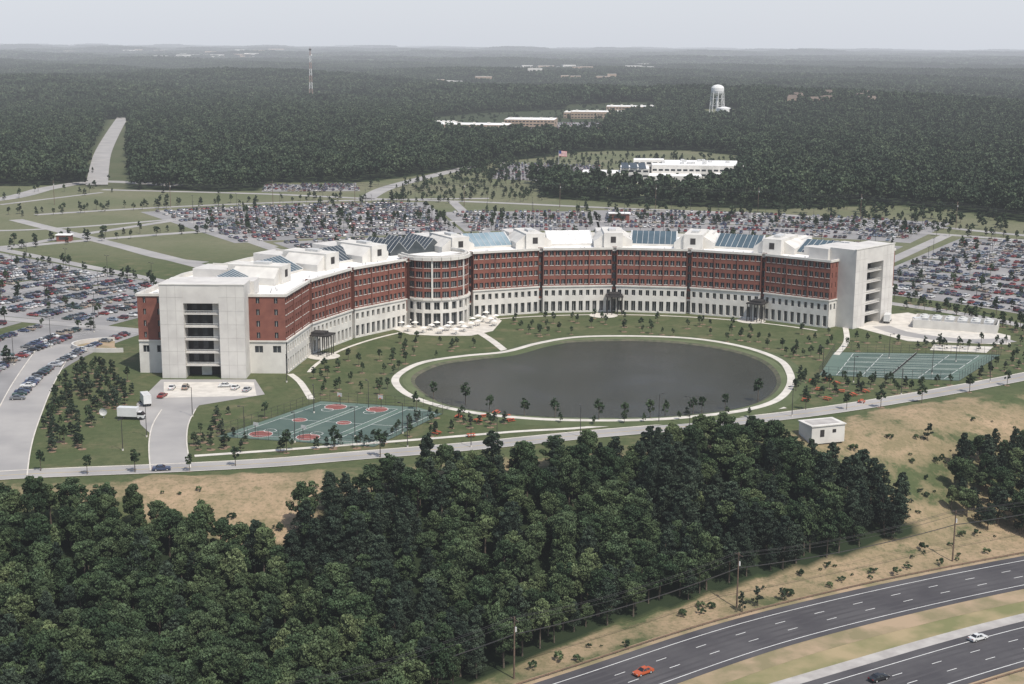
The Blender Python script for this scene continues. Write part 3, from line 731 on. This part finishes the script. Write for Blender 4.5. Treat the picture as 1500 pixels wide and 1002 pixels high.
# ---------------------------------------------------------------- vehicles
def paint(name,c): return M('car_paint_'+name,c,tuple(x*.9 for x in c),.5,rough=.3,spec=.6)
CP={'white':(.62,.62,.6),'black':(.02,.02,.022),'red':(.22,.04,.035),'blue':(.045,.06,.11),'silver':(.36,.37,.38),'green':(.035,.065,.055),'tan':(.32,.27,.21),'grey':(.13,.135,.14),'orange':(.45,.09,.03),'maroon':(.12,.035,.04),'ltblue':(.17,.21,.26)}
CPm={k:paint(k,v) for k,v in CP.items()}
mCG=M('car_glass',(.015,.018,.02),(.02,.02,.025),1,rough=.08,spec=.7)
mLit=M('lamp_lens',(.6,.6,.55));mTail=M('tail_lens',(.35,.02,.02))
def car_mesh(name,pm,van=False):
    b=MB(); L_,Wd=4.8,1.8; y0=-Wd/2;y1=Wd/2
    if not van: prof=[(-2.4,.35),(-2.42,.75),(-2.3,.92),(-1.5,.98),(.75,.95),(1.9,.86),(2.35,.72),(2.4,.35)]; top=[(-1.55,.97),(-.95,1.40),(.25,1.42),(.95,.94)]
    else: prof=[(-2.4,.4),(-2.42,.95),(-2.38,1.1),(-1.5,1.12),(1.0,1.08),(1.95,.98),(2.35,.8),(2.4,.4)]; top=[(-2.3,1.1),(-2.1,1.75),(.3,1.78),(1.15,1.06)]
    n=len(prof)
    ins=.06
    for i in range(n):
        j=(i+1)%n; (xa,za),(xb,zb)=prof[i],prof[j]
        ia=ins if za>.8 else 0; ib=ins if zb>.8 else 0
        b.face([(xa,y0+ia,za),(xb,y0+ib,zb),(xb,y1-ib,zb),(xa,y1-ia,za)],pm)
    b.face([(x_,y0+(ins if z_>.8 else 0),z_) for x_,z_ in prof],pm); b.face([(x_,y1-(ins if z_>.8 else 0),z_) for x_,z_ in prof][::-1],pm)
    w0=Wd/2-.08; w1=Wd/2-.25
    (x0,z0),(x1,z1),(x2,z2),(x3,z3)=top
    bs=[(x0,w0,z0),(x3,w0,z3),(x3,-w0,z3),(x0,-w0,z0)]; tp=[(x1,w1,z1),(x2,w1,z2),(x2,-w1,z2),(x1,-w1,z1)]
    for i in range(4): j=(i+1)%4; b.face([bs[i],bs[j],tp[j],tp[i]],mCG)
    b.face([(p[0],p[1]*1.02,p[2]+.012) for p in tp],pm)
    for s in (1,-1):
        b.cyl((x1,s*w1,z1+.02),(x0,s*w0,z0),.045,.06,pm,4);b.cyl((x2,s*w1,z2+.02),(x3,s*w0,z3),.045,.06,pm,4)
        xm=(x1+x2)/2;b.cyl((xm,s*(w1+.01),z1),(xm,s*(w0+.01),z0),.05,.05,pm,4)
        for xx in (-1.45,1.45): b.cyl((xx,s*(Wd/2-.2),.33),(xx,s*(Wd/2+.02),.33),.33,.33,mTire,12); b.cyl((xx,s*(Wd/2+.021),.33),(xx,s*(Wd/2+.03),.33),.18,.18,mSteel,8)
        b.box((2.36,s*.62,.58),(.1,.38,.14),mLit);b.box((-2.40,s*.62,.68),(.08,.4,.16),mTail)
    return b.mesh(name)
cars={k:car_mesh('car_'+k,m_,k in('tan','maroon')) for k,m_ in CPm.items()}
cl=list(cars.keys()); cCar=srccoll('parked_car_variants',[cars[k] for k in cl])
wts=np.array([.15,.14,.10,.14,.13,.08,.06,.14,.0,.05,.05]);wts/=wts.sum()
def carmass(name,P,R):
    n=len(P); gn_inst(name,cCar,P,np.stack([np.zeros(n),np.zeros(n),R],1),np.stack([rng.uniform(.88,1.08,n),rng.uniform(.95,1.05,n),rng.uniform(.9,1.2,n)],1),rng.choice(len(cl),n,p=wts))
carmass('parked_cars',carP,np.array(carR)); print('cars',len(carP))
fp=[];fr=[]
for poly_,s in ((GL([(383,281),(388,271),(520,270),(528,280)]),(3,6.5)),(GL([(720,262),(735,240),(880,244),(850,268)]),(3,8)),(GL([(745,198),(765,180),(880,180),(885,198)]),(4,9))):
    xs_=[q[0] for q in poly_];ys_=[q[1] for q in poly_]
    for yy in np.arange(min(ys_),max(ys_),s[1]):
        for xx in np.arange(min(xs_),max(xs_),s[0]):
            if inpoly(np.array([xx]),np.array([yy]),poly_)[0] and rng.random()<.75: fp.append((xx,yy,tz(xx,yy)+.6 if yy>1300 else .08));fr.append(math.pi/2+rng.normal(0,.03))
    LB=MB(); poly(LB,poly_,.06 if ys_[0]<1350 else .5,mLot); LB.obj('parking_lot_pavement')
carmass('distant_parked_cars',fp,np.array(fr))
def car_at(color,u,v,ang,name='parked_car'):
    x_,y_=G(u,v); inst(name,cars[color],(x_,y_,tz(x_,y_)+.1),rz=ang)
def hdir(P,x_): 
    i=int(np.argmin(abs(P[:,0]-x_))); i=min(i,len(P)-2); d=P[i+1]-P[i]; return math.atan2(d[1],d[0])
for c_,u,v,P_,nm in (('orange',942,988,Ph,'red_car'),('white',1432,938,P2,'white_car'),('black',1287,997,P2,'black_car')):
    x_,y_=G(u,v); inst(nm,cars[c_],(x_,y_,tz(x_,y_)+.17),rz=hdir(P_,x_)+(math.pi if c_=='orange' else 0))
x_,y_=G(237,689); inst('dark_car',cars['blue'],(x_,y_,.06),rz=hdir(Pm,x_))
for c_,u,v in (('white',252,570),('red',238,582),('tan',272,570),('white',331,567),('white',345,570),('silver',362,573)):
    car_at(c_,u,v,random.choice([1.4,1.6,0.1]))
def truck_mesh():
    b=MB(); b.box((-1.2,0,.95),(6,2.4,2.7),CPm['white']); b.box((0,0,.6),(8,1.0,.33),mMetal)
    bs=[(1.95,1.05,.6),(3.9,1.0,.6),(3.9,-1.0,.6),(1.95,-1.05,.6)];tp=[(1.95,1.05,2.35),(3.0,1.0,2.35),(3.0,-1.0,2.35),(1.95,-1.05,2.35)]
    md=[(1.95,1.05,1.5),(3.85,1.0,1.45),(3.85,-1.0,1.45),(1.95,-1.05,1.5)]
    for i in range(4): j=(i+1)%4; b.face([bs[i],bs[j],md[j],md[i]],CPm['white']); b.face([md[i],md[j],tp[j],tp[i]],mCG)
    b.face([(p[0],p[1],p[2]+.02) for p in tp],CPm['white'])
    for xx in (-2.9,2.9):
        for s in (1,-1): b.cyl((xx,s*.85,.48),(xx,s*1.15,.48),.48,.48,mTire,12)
    return b.mesh('box_truck')
TM=truck_mesh()
for u,v,a in ((194,614,-.1),(213,592,2.0),(1300,472,1.2),(1352,478,.1)):
    x_,y_=G(u,v); inst('box_truck',TM,(x_,y_,.09),rz=a)

# ---------------------------------------------------------------- young trees
yt=[tree_mesh('young_tree_%d'%i,'dec',120+i,6,1.45,22,26,.36,mYoung) for i in range(4)]
yp=[tree_mesh('young_pine_%d'%i,'pine',130+i,5.5,1.5,34,26,.34,mPine) for i in range(3)]
MU=MB(); 
def ytree(u,v,s=1.0,pine=False,xy=None):
    x_,y_=xy if xy else G(u,v)
    inst('young_pine_tree' if pine else 'young_tree',random.choice(yp if pine else yt),(x_,y_,tz(x_,y_)),rz=random.uniform(0,6),sc=s*random.uniform(.75,1.2))
    if y_>edge(x_): disc(MU,(x_,y_),random.uniform(.8,1.3),.045+random.uniform(0,.003),mMulch,10)
for u,v in [(278,690),(345,683),(198,692),(128,695),(388,612),(420,664),(490,655),(557,670),(60,690),(610,600),(717,605),(768,612),(813,615),(877,618),(915,617),(952,616),(974,613),(1015,608),(1028,606),(1062,600),(1110,588),(1180,600),(682,592),(635,585),(1240,600),(1350,590),(1420,575),(1475,565),(1290,597)]: ytree(u,v,1.15)
def scat(px,n,s,pinep=0,mind=4.5):
    pl=GL(px); bx0,bx1=min(p[0] for p in pl),max(p[0] for p in pl); by0,by1=min(p[1] for p in pl),max(p[1] for p in pl); got=[];t=0
    while len(got)<n and t<n*60:
        t+=1; x_,y_=random.uniform(bx0,bx1),random.uniform(by0,by1)
        if not inpoly(np.array([x_]),np.array([y_]),pl)[0]: continue
        if any((x_-a)**2+(y_-b_)**2<mind*mind for a,b_ in got): continue
        got.append((x_,y_)); ytree(0,0,s,random.random()<pinep,(x_,y_))
scat([(60,640),(90,560),(130,535),(185,545),(195,580),(190,600),(150,610),(120,660),(60,665)],80,.85,.7,2.3)
scat([(1165,585),(1165,545),(1200,560),(1400,565),(1500,520),(1500,540),(1330,578)],48,.75,.3)
scat([(740,470),(900,466),(1100,480),(1230,490),(1225,515),(1190,540),(1140,520),(1020,495),(850,490),(770,500)],60,.7,0,3.5)
scat([(440,545),(480,535),(560,500),(640,500),(700,505),(690,518),(610,530),(575,560),(590,582),(470,582)],40,.7,0,3.5)
scat([(285,640),(320,600),(335,606),(325,632),(380,655),(280,655)],16,.6,.9,2.5)
scat([(545,650),(610,608),(690,612),(760,622),(650,640)],26,.6,.5,3)
scat([(700,620),(900,624),(1100,612),(1100,604),(900,622)],8,.7,.3)
scat([(1320,440),(1400,455),(1500,480),(1500,500),(1470,480),(1340,450)],30,.7,.3,3)
scat([(1235,520),(1245,500),(1330,500),(1500,505),(1500,515),(1300,512)],24,.7,.4,3)
scat([(280,650),(300,668),(500,650),(600,642),(560,655),(400,665)],16,.6,.6,3)
MU.obj('mulch_beds')
cY=srccoll('planted_tree_sources',yt+yp)
px=[];py=[]
for R,a in islT:
    p=PP(R,a)
    if rng.random()<.55: px.append(p[0]);py.append(p[1])
for R in (180,200,432,449,571,587):
    for a in np.arange(20 if R<400 else 30,158,math.degrees(8/R)):
        if R>560 and not 96<a<130: continue
        p=PP(R+rng.normal(0,1),a+rng.normal(0,.3))
        if rng.random()<.75 : px.append(p[0]);py.append(p[1])
x_,y_=jgrid(-450,450,760,1350,17,.5); m=(~far_forest_mask(x_,y_))&(rng.random(len(x_))<.32)
rr=np.hypot(x_-CX,y_-CY); m&=(rr>600)&((x_>-120)|(rng.random(len(x_))<.3)); px+=list(x_[m]);py+=list(y_[m])
for hp,dn,sp in (([(560,300),(600,268),(690,258),(800,262),(820,296)],.6,9),([(1200,330),(1230,305),(1500,310),(1500,345)],.4,10),([(690,262),(700,236),(860,228),(1080,238),(1060,275),(900,280)],.55,11)):
    hill=GL(hp); x_,y_=jgrid(-150,500,800,1500,sp,.5); m=inpoly(x_,y_,hill)&(rng.random(len(x_))<dn); px+=list(x_[m]);py+=list(y_[m])
px=np.array(px);py=np.array(py); scatter_trees('planted_trees',cY,7,px,py,.7,1.3)
px=[];py=[]
for hp,dn,sp in (([(640,205),(630,175),(830,155),(965,150),(960,170),(885,205)],.22,14),([(700,262),(712,238),(1080,226),(1080,270),(930,286)],.13,13),([(660,268),(700,230),(760,232),(740,262)],.7,9),([(820,300),(960,306),(1300,310),(1500,332),(1500,345),(1200,320),(900,312)],.4,10)):
    hill=GL(hp); bx_=[q[0] for q in hill];by_=[q[1] for q in hill]; x_,y_=jgrid(min(bx_),max(bx_),min(by_),max(by_),sp,.5); m=inpoly(x_,y_,hill)&(rng.random(len(x_))<dn); px+=list(x_[m]);py+=list(y_[m])
px=np.array(px);py=np.array(py); scatter_trees('clearing_trees',cF,6,px,py,.35,.7)

# ---------------------------------------------------------------- street furniture
def lamp_mesh(h=9,two=False):
    b=MB(); b.cyl((0,0,0),(0,0,h),.13,.08,mMetal,6); b.cyl((0,0,0),(0,0,.5),.28,.25,mConc,8)
    for s in ((1,-1) if two else (1,)):
        b.cyl((0,0,h-.1),(s*1.1,0,h+.1),.06,.05,mMetal,5); b.box((s*1.3,0,h),(.8,.4,.22),mMetal)
    return b.mesh('street_lamp')
LM=lamp_mesh(); LM2=lamp_mesh(11,True)
for u,v in [(282,610),(432,648),(520,640),(540,600),(590,635),(597,655),(460,605),(358,640),(690,655),(728,655),(850,640),(1010,625),(1320,578),(1365,548),(1302,525),(1250,560),(1400,530),(180,660),(215,640),(965,620),(420,560),(1205,545),(1160,610),(1450,560)]:
    x_,y_=G(u,v); inst('street_lamp',LM,(x_,y_,0),rz=random.uniform(0,6))
for (R0,R1,a0,a1,_) in LOTS:
    for R in np.arange(R0+17,R1,35):
        for a in np.arange(a0+1,a1,math.degrees(30/R)):
            q=(*PP(R,a),.1)
            if abs(q[0])<.42*q[1]: inst('parking_lot_lamp',LM2,q,rz=math.atan2(q[1]-CY,q[0]-CX))
def umb_mesh():
    b=MB(); b.cyl((0,0,0),(0,0,2.5),.04,.04,mSteel,5); n=8
    r=[(1.5*math.cos(2*math.pi*i/n),1.5*math.sin(2*math.pi*i/n),2.1) for i in range(n)]
    for i in range(n): b.face([r[i],r[(i+1)%n],(0,0,2.75)],mCan); 
    b.cyl((0,0,.7),(0,0,.75),.6,.6,mFrame,12)
    for k in range(4):
        a=k*math.pi/2; b.box((1.0*math.cos(a),1.0*math.sin(a),.42),(.42,.42,.05),mFrame,a); b.cyl((math.cos(a),math.sin(a),0),(math.cos(a),math.sin(a),.42),.05,.05,mFrame,4)
        b.box((1.22*math.cos(a),1.22*math.sin(a),.45),(.05,.42,.42),mFrame,a)
    return b.mesh('patio_umbrella')
UM=umb_mesh()
for u,v in [(588,480),(598,486),(608,480),(620,488),(632,484),(645,489),(655,485),(600,476),(668,490),(680,486),(690,481),(700,478),(708,472),(718,474),(726,470),(712,465),(700,470),(692,474),(676,480),(640,480),(660,480),(724,478)]:
    x_,y_=G(u,v); inst('patio_umbrella_table',UM,(x_,y_,.07),rz=random.random())
def picnic():
    b=MB(); b.box((0,0,.72),(1.9,.8,.06),mRedP)
    for s in (1,-1):
        b.box((0,s*.75,.42),(1.9,.3,.05),mRedP)
        b.box((s*.65,0,.36),(.08,1.7,.06),mRedP); 
        for t in (1,-1): b.cyl((s*.65,t*.6,0),(s*.65,t*.25,.72),.05,.05,mRedP,4)
    return b.mesh('picnic_table')
PM=picnic()
for u,v in [(672,612),(700,618),(710,612),(742,612),(748,618),(727,606),(690,640),(640,636),(1190,560),(1212,558),(1232,575),(1268,575),(1180,588),(1212,586),(1262,590),(1200,572),(1225,563),(1250,580)]:
    x_,y_=G(u,v); inst('picnic_table',PM,(x_,y_,.02),rz=random.random()*3,sc=1.25)
def upole(h=14,arms=1):
    b=MB(); b.cyl((0,0,-.5),(0,0,h),.22,.14,mPole,8)
    for k in range(arms):
        z=h-.7-1.3*k; b.box((0,0,z),(.14,2.8,.16),mPole)
        for o in (-1.3,-.6,.6,1.3): b.cyl((0,o,z+.16),(0,o,z+.42),.06,.05,mMetal,5)
    b.cyl((.3,0,h-3.4),(.3,0,h-2.4),.28,.28,mSteel,8)
    return b.mesh('utility_pole')
def wires(name,pts,h,offsw=(-1.3,.6,1.3),sag=1.6,r=.035):
    b=MB()
    for i in range(len(pts)-1):
        a,c_=Vector(pts[i]),Vector(pts[i+1]); d=(c_-a); n=Vector((-d.y,d.x,0)).normalized()
        for o in offsw:
            prev=None
            for k in range(13):
                t=k/12; q=a.lerp(c_,t)+n*o; q.z+=h-sag*4*t*(1-t)
                if prev: b.cyl(prev,q,r,r,mMetal,3,False)
                prev=q
    b.obj(name)
UP=upole(); pts=[]
for u,v in [(-60,1260),(380,1110),(753,994),(1079,890),(1395,822),(1720,752)]:
    x_,y_=G(u,v); z_=tz(x_,y_); pts.append((x_,y_,z_))
for i,q in enumerate(pts):
    d=np.array(pts[min(i+1,5)])-np.array(pts[max(i-1,0)]); inst('utility_pole',UP,q,rz=math.atan2(d[1],d[0]))
wires('power_lines',pts,13.5,r=.045); wires('telephone_cables',pts,10.0,(0,.25),1.2,.06)
pts=[]
for u,v in [(-80,298),(80,300),(250,303),(400,300),(520,303),(680,302),(820,304),(960,306),(1110,311),(1260,322),(1400,335),(1560,352)]:
    x_,y_=G(u,v); pts.append((x_,y_,0))
UP2=upole(17,2)
for i,q in enumerate(pts):
    d=np.array(pts[min(i+1,len(pts)-1)])-np.array(pts[max(i-1,0)]); inst('utility_pole',UP2,q,rz=math.atan2(d[1],d[0]))
wires('power_lines',pts,16.5,(-1.3,1.3),2,.05); wires('power_lines',pts,15.2,(-1.3,1.3),2,.05)

# ---------------------------------------------------------------- other buildings
x_,y_=G(1203,642); b=MB(); b.box((0,0,-2),(11,7,5.2),mWhite);b.box((0,0,3.2),(11.6,7.6,.3),mWhite);b.box((0,0,3.5),(9,5,.05),mShoulder);b.box((-2,-3.52,0),(1.4,.06,2.1),mDark);b.box((2,-3.52,1),(1.2,.06,1),mDark)
o=b.obj('pump_house');o.location=(x_,y_,0);o.rotation_euler=(0,0,.35)
e=G(1400,480); b=MB()
for (cx_,cy_,sx_,sy_) in ((0,-7,32,.4),(0,7,32,.4),(-16,0,.4,13.5),(16,0,.4,13.5)): b.box((cx_,cy_,0),(sx_,sy_,3.4),mWhite)
for k in range(6):
    b.box((-12.5+5*k,0,0.1),(3.6,8,3.6),mSteel); b.cyl((-12.5+5*k,-2,3.7),(-12.5+5*k,-2,4.3),1.2,1.2,mFrame,12);b.cyl((-12.5+5*k,2,3.7),(-12.5+5*k,2,4.3),1.2,1.2,mFrame,12)
o=b.obj('utility_yard');o.location=(*e,0);o.rotation_euler=(0,0,-.38)
b=MB(); c0=G(168,508); 
for k in range(16):
    a0_=math.radians(100+k*12);a1_=math.radians(112+k*12); P_=lambda a,r,z:(r*math.cos(a)*1.5,r*math.sin(a),z)
    b.hexa([P_(a0_,10,0),P_(a1_,10,0),P_(a1_,10.5,0),P_(a0_,10.5,0)],[P_(a0_,10,1.6),P_(a1_,10,1.6),P_(a1_,10.5,1.6),P_(a0_,10.5,1.6)],mTower)
    b.face([(0,0,.1),P_(a0_,9.9,.1),P_(a1_,9.9,.1)],mTan)
o=b.obj('ramp_retaining_wall');o.location=(*c0,0)
b=MB(); b.box((0,0,0),(8,5,3.5),mBrick);b.box((0,0,3.5),(9,6,.4),mRoof);b.box((0,-2.52,1),(5,.05,1.5),mGlass); 
x_,y_=G(95,353);o=b.obj('gate_house');o.location=(x_,y_,0)
x_,y_=G(907,322);o=b.obj('gate_house');o.location=(x_,y_,0);o.scale=(1.6,1.2,1.2)
b=MB(); b.cyl((0,0,0),(0,0,1.2),.12,.12,mSteel,6)
for k in range(14):
    a0_,a1_=2*math.pi*k/14,2*math.pi*(k+1)/14
    for r0_,r1_,z0_,z1_ in ((0.05,.7,0,.12),(.7,1.2,.12,.38)): b.face([(r0_*math.cos(a0_),-z0_,1.9+r0_*math.sin(a0_)),(r0_*math.cos(a1_),-z0_,1.9+r0_*math.sin(a1_)),(r1_*math.cos(a1_),-z1_,1.9+r1_*math.sin(a1_)),(r1_*math.cos(a0_),-z1_,1.9+r1_*math.sin(a0_))],mSteel)
x_,y_=G(152,612);o=b.obj('satellite_dish');o.location=(x_,y_,0)
def flat_bldg(b,x,y,w,d,h,ang=0,wall_=None,roof=None,win=True,z0=0):
    wall_=wall_ or mWhite; b.box((x,y,z0),(w,d,h),wall_,ang); b.box((x,y,z0+h),(w-.8,d-.8,.15),roof or mRoof,ang)
    if win:
        ca,sa=math.cos(ang),math.sin(ang)
        k=int(w/5)
        for f in range(int(h//4)):
            for i in range(k):
                ox=-w/2+(i+.5)*w/k; oy=-d/2-.02
                b.box((x+ox*ca-oy*sa,y+ox*sa+oy*ca,z0+f*4+1.2),(w/k*.7,.08,1.6),mGlass,ang)
cb=MB(); c0=G(970,268)
for (dx,dy,w,d,h) in ((-50,2,32,30,9),(-22,12,24,34,12),(10,0,44,30,7),(32,34,76,56,14),(-8,38,26,20,16.5),(58,6,30,26,8),(-34,-18,14,8,7)):
    flat_bldg(cb,dx,dy,w,d,h,-.08)
for k in range(3): cb.face([(-34+k*7,-6,12.3),(-28+k*7,-6,12.3),(-28+k*7,8,16),(-34+k*7,8,16)],mAtr)
for k in range(12): cb.box((rng.uniform(0,62),rng.uniform(15,55),14.2),(3,3,1.6),mSteel)
o=cb.obj('training_center');o.location=(*c0,0)
mTanB=M('tan_brick',(.36,.27,.2),(.3,.23,.17),.2)
sb=MB();
for (u,v,w,d,h) in ((695,192,95,50,9),(778,186,70,60,11),(650,188,34,40,8),(875,172,80,50,9),(925,166,80,50,11),(845,172,40,30,8)):
    x_,y_=G(u,v); z_=tz(x_,y_); flat_bldg(sb,x_,y_,w,d,h+1.5,-.1,mTanB,mRoof,True,z_-1)
    for k in range(5): sb.box((x_-w*.4+k*w*.2,y_,z_+h+.6),(4,4,2),mWhite)
sb.obj('shopping_center')
mRoofB=M('brown_roof',(.14,.11,.09),(.11,.085,.07),.05)
db=MB()
for (u0,u1,v0,v1,n,cc) in ((235,370,82,91,14,1),(630,680,128,131,3,1),(760,950,98,112,14,1),(1150,1330,146,162,12,0),(620,980,118,140,5,1),(60,420,75,80,8,1)):
    for k in range(n):
        x_,y_=G(random.uniform(u0,u1),random.uniform(v0,v1)); z_=tz(x_,y_); s=max(1,y_/3000)
        w=random.uniform(12,24)*s; h=random.uniform(8,12)+6*(s>1.2)+6
        if cc: flat_bldg(db,x_,y_,w*1.5,w*.6,h+2,random.uniform(-.3,.3),mWhite if random.random()<.5 else mTanB,mRoof,False,z_)
        else:
            a=random.uniform(-.4,.4); ca,sa=math.cos(a),math.sin(a); hx,hy=7,5; h=10
            def q(ox,oy,z): return (x_+ox*ca-oy*sa,y_+ox*sa+oy*ca,z_+z)
            db.hexa([q(-hx,-hy,0),q(hx,-hy,0),q(hx,hy,0),q(-hx,hy,0)],[q(-hx,-hy,h+4),q(hx,-hy,h+4),q(hx,hy,h+4),q(-hx,hy,h+4)],mTanB)
            db.face([q(-hx,-hy,h+4.1),q(hx,-hy,h+4.1),q(hx,0,h+8),q(-hx,0,h+8)],mRoofB);db.face([q(-hx,hy,h+4.1),q(hx,hy,h+4.1),q(hx,0,h+8),q(-hx,0,h+8)],mRoofB)
            db.face([q(-hx,-hy,h+4),q(-hx,hy,h+4),q(-hx,0,h+8)],mTanB);db.face([q(hx,-hy,h+4),q(hx,hy,h+4),q(hx,0,h+8)],mTanB)
db.obj('distant_town')
x_,y_=G(1050,166); z_=tz(x_,y_); b=MB(); n=20; hh=48*(y_/2440)
mTank=M('tank_paint',(.68,.68,.66),(.6,.6,.58),.1)
prof=[(.5,.62),(6,.64),(9,.70),(10,.78),(10,.88),(8.5,.94),(4.5,.985),(0.3,1)]
for i in range(len(prof)-1):
    for k in range(n):
        a0_,a1_=2*math.pi*k/n,2*math.pi*(k+1)/n; (r0_,t0_),(r1_,t1_)=prof[i],prof[i+1]
        b.face([(r0_*math.cos(a0_),r0_*math.sin(a0_),t0_*hh),(r0_*math.cos(a1_),r0_*math.sin(a1_),t0_*hh),(r1_*math.cos(a1_),r1_*math.sin(a1_),t1_*hh),(r1_*math.cos(a0_),r1_*math.sin(a0_),t1_*hh)],mTank)
b.cyl((0,0,0),(0,0,.64*hh),1.3,1.3,mTank,10)
for k in range(8):
    a0_=2*math.pi*k/8;a1_=2*math.pi*(k+1)/8
    f=lambda a,t:(math.cos(a)*(12-2.4*t),math.sin(a)*(12-2.4*t),t*.76*hh)
    b.cyl(f(a0_,0),f(a0_,1),.55,.5,mTank,6)
    for t in (.35,.68): b.cyl(f(a0_,t),f(a1_,t),.25,.25,mTank,4)
    b.cyl(f(a0_,0),f(a1_,.35),.15,.15,mTank,4);b.cyl(f(a0_,.35),f(a1_,.68),.15,.15,mTank,4)
o=b.obj('water_tower');o.location=(x_,y_,z_)
b=MB(); b.cyl((0,0,0),(0,0,12),11,11,mTank,24);b.cyl((0,0,12.01),(0,0,14),11,3,mTank,24)
x2_,y2_=G(1060,170);o=b.obj('ground_storage_tank');o.location=(x2_,y2_,tz(x2_,y2_))
x_,y_=G(456,150); z_=tz(x_,y_); hh=76*y_/F; b=MB(); mOr=M('mast_orange',(.36,.24,.2),(.3,.2,.17),1)
ns=16
for k in range(ns):
    t0_,t1_=k/ns,(k+1)/ns; w0,w1=3.8*(1-t0_*.75),3.8*(1-t1_*.75); mm=mOr if (k//2)%2 else mTank
    c0=[(sx*w0/1,sy*w0/1,t0_*hh) for sx,sy in((-1,-1),(1,-1),(1,1),(-1,1))];c1=[(sx*w1,sy*w1,t1_*hh) for sx,sy in((-1,-1),(1,-1),(1,1),(-1,1))]
    for i in range(4):
        j=(i+1)%4; b.cyl(c0[i],c1[i],.28,.28,mm,4);b.cyl(c0[i],c1[j],.13,.13,mm,4);b.cyl(c0[j],c1[i],.13,.13,mm,4);b.cyl(c1[i],c1[j],.13,.13,mm,4)
b.cyl((0,0,hh-3),(0,0,hh+5),.4,.25,mOr,5);b.cyl((0,0,hh-3),(0,0,hh),2.6,2.6,mMetal,10);b.cyl((2.5,0,hh-14),(2.5,0,hh-11),1.4,1.4,mTank,10)
o=b.obj('radio_mast');o.location=(x_,y_,z_)
b=MB(); b.cyl((0,0,0),(0,0,24),.2,.12,mSteel,6)
mBl=M('flag_blue',(.03,.05,.2));mRd=M('flag_red',(.45,.03,.04));
for k in range(13): 
    z0_=19.2+k*.35; b.face([(2.2 if k>5 else .15,0,z0_),(7,.4,z0_-.5),(7,.4,z0_-.15),(2.2 if k>5 else .15,0,z0_+.35)],mRd if k%2==0 else mPaint)
b.face([(.15,0,21.3),(2.2,0,21.3),(2.2,0,23.75),(.15,0,23.75)],mBl)
x_,y_=G(818,262);o=b.obj('flagpole');o.location=(x_,y_,0)

# ---------------------------------------------------------------- light, sky, haze
az=math.radians(38); el=math.radians(57)
sv=Vector((math.sin(az)*math.cos(el),-math.cos(az)*math.cos(el),math.sin(el)))
sl=bpy.data.lights.new('sun','SUN'); sl.energy=4.5; sl.angle=math.radians(.6); sl.color=(1,.945,.87)
so=bpy.data.objects.new('sun',sl); so.rotation_euler=sv.to_track_quat('Z','Y').to_euler(); so.location=(0,0,500); COL.objects.link(so)
w=bpy.data.worlds.new('World');S.world=w;w.use_nodes=True;nt=w.node_tree
bg=nt.nodes['Background'];sk=nt.nodes.new('ShaderNodeTexSky');sk.sky_type='NISHITA';sk.sun_disc=False;sk.sun_elevation=el
sk.sun_rotation=math.atan2(sv.x,sv.y); sk.dust_density=2.0;sk.air_density=1.0;sk.altitude=100
nt.links.new(sk.outputs[0],bg.inputs[0]);bg.inputs[1].default_value=.15
hz=MB(); hz.box((0,15000,-80),(60000,33000,1500),mConc)
hm=bpy.data.materials.new('haze');hm.use_nodes=True;nt=hm.node_tree;nt.nodes.clear();out=nt.nodes.new('ShaderNodeOutputMaterial')
va=nt.nodes.new('ShaderNodeVolumeAbsorption');ve=nt.nodes.new('ShaderNodeEmission');ad=nt.nodes.new('ShaderNodeAddShader')
SG=5.6e-5
va.inputs['Color'].default_value=(0,0,0,1);va.inputs['Density'].default_value=SG
ve.inputs['Color'].default_value=(.74,.775,.85,1);ve.inputs['Strength'].default_value=SG  # volume glows by emission, standing in for sunlight scattered in the air
nt.links.new(va.outputs[0],ad.inputs[0]);nt.links.new(ve.outputs[0],ad.inputs[1]);nt.links.new(ad.outputs[0],out.inputs['Volume'])
ho=hz.obj('haze');ho.data.materials.clear();ho.data.materials.append(hm)
# ---------------------------------------------------------------- camera
cam=bpy.data.cameras.new('camera');co=bpy.data.objects.new('camera',cam);COL.objects.link(co)
cam.lens=50;cam.sensor_width=36;cam.sensor_fit='HORIZONTAL';cam.clip_start=1;cam.clip_end=80000
mw=RM.to_4x4();mw.translation=Vector((0,0,H));co.matrix_world=mw
S.camera=co
S.view_settings.view_transform='Standard';S.view_settings.look='None';S.view_settings.exposure=0
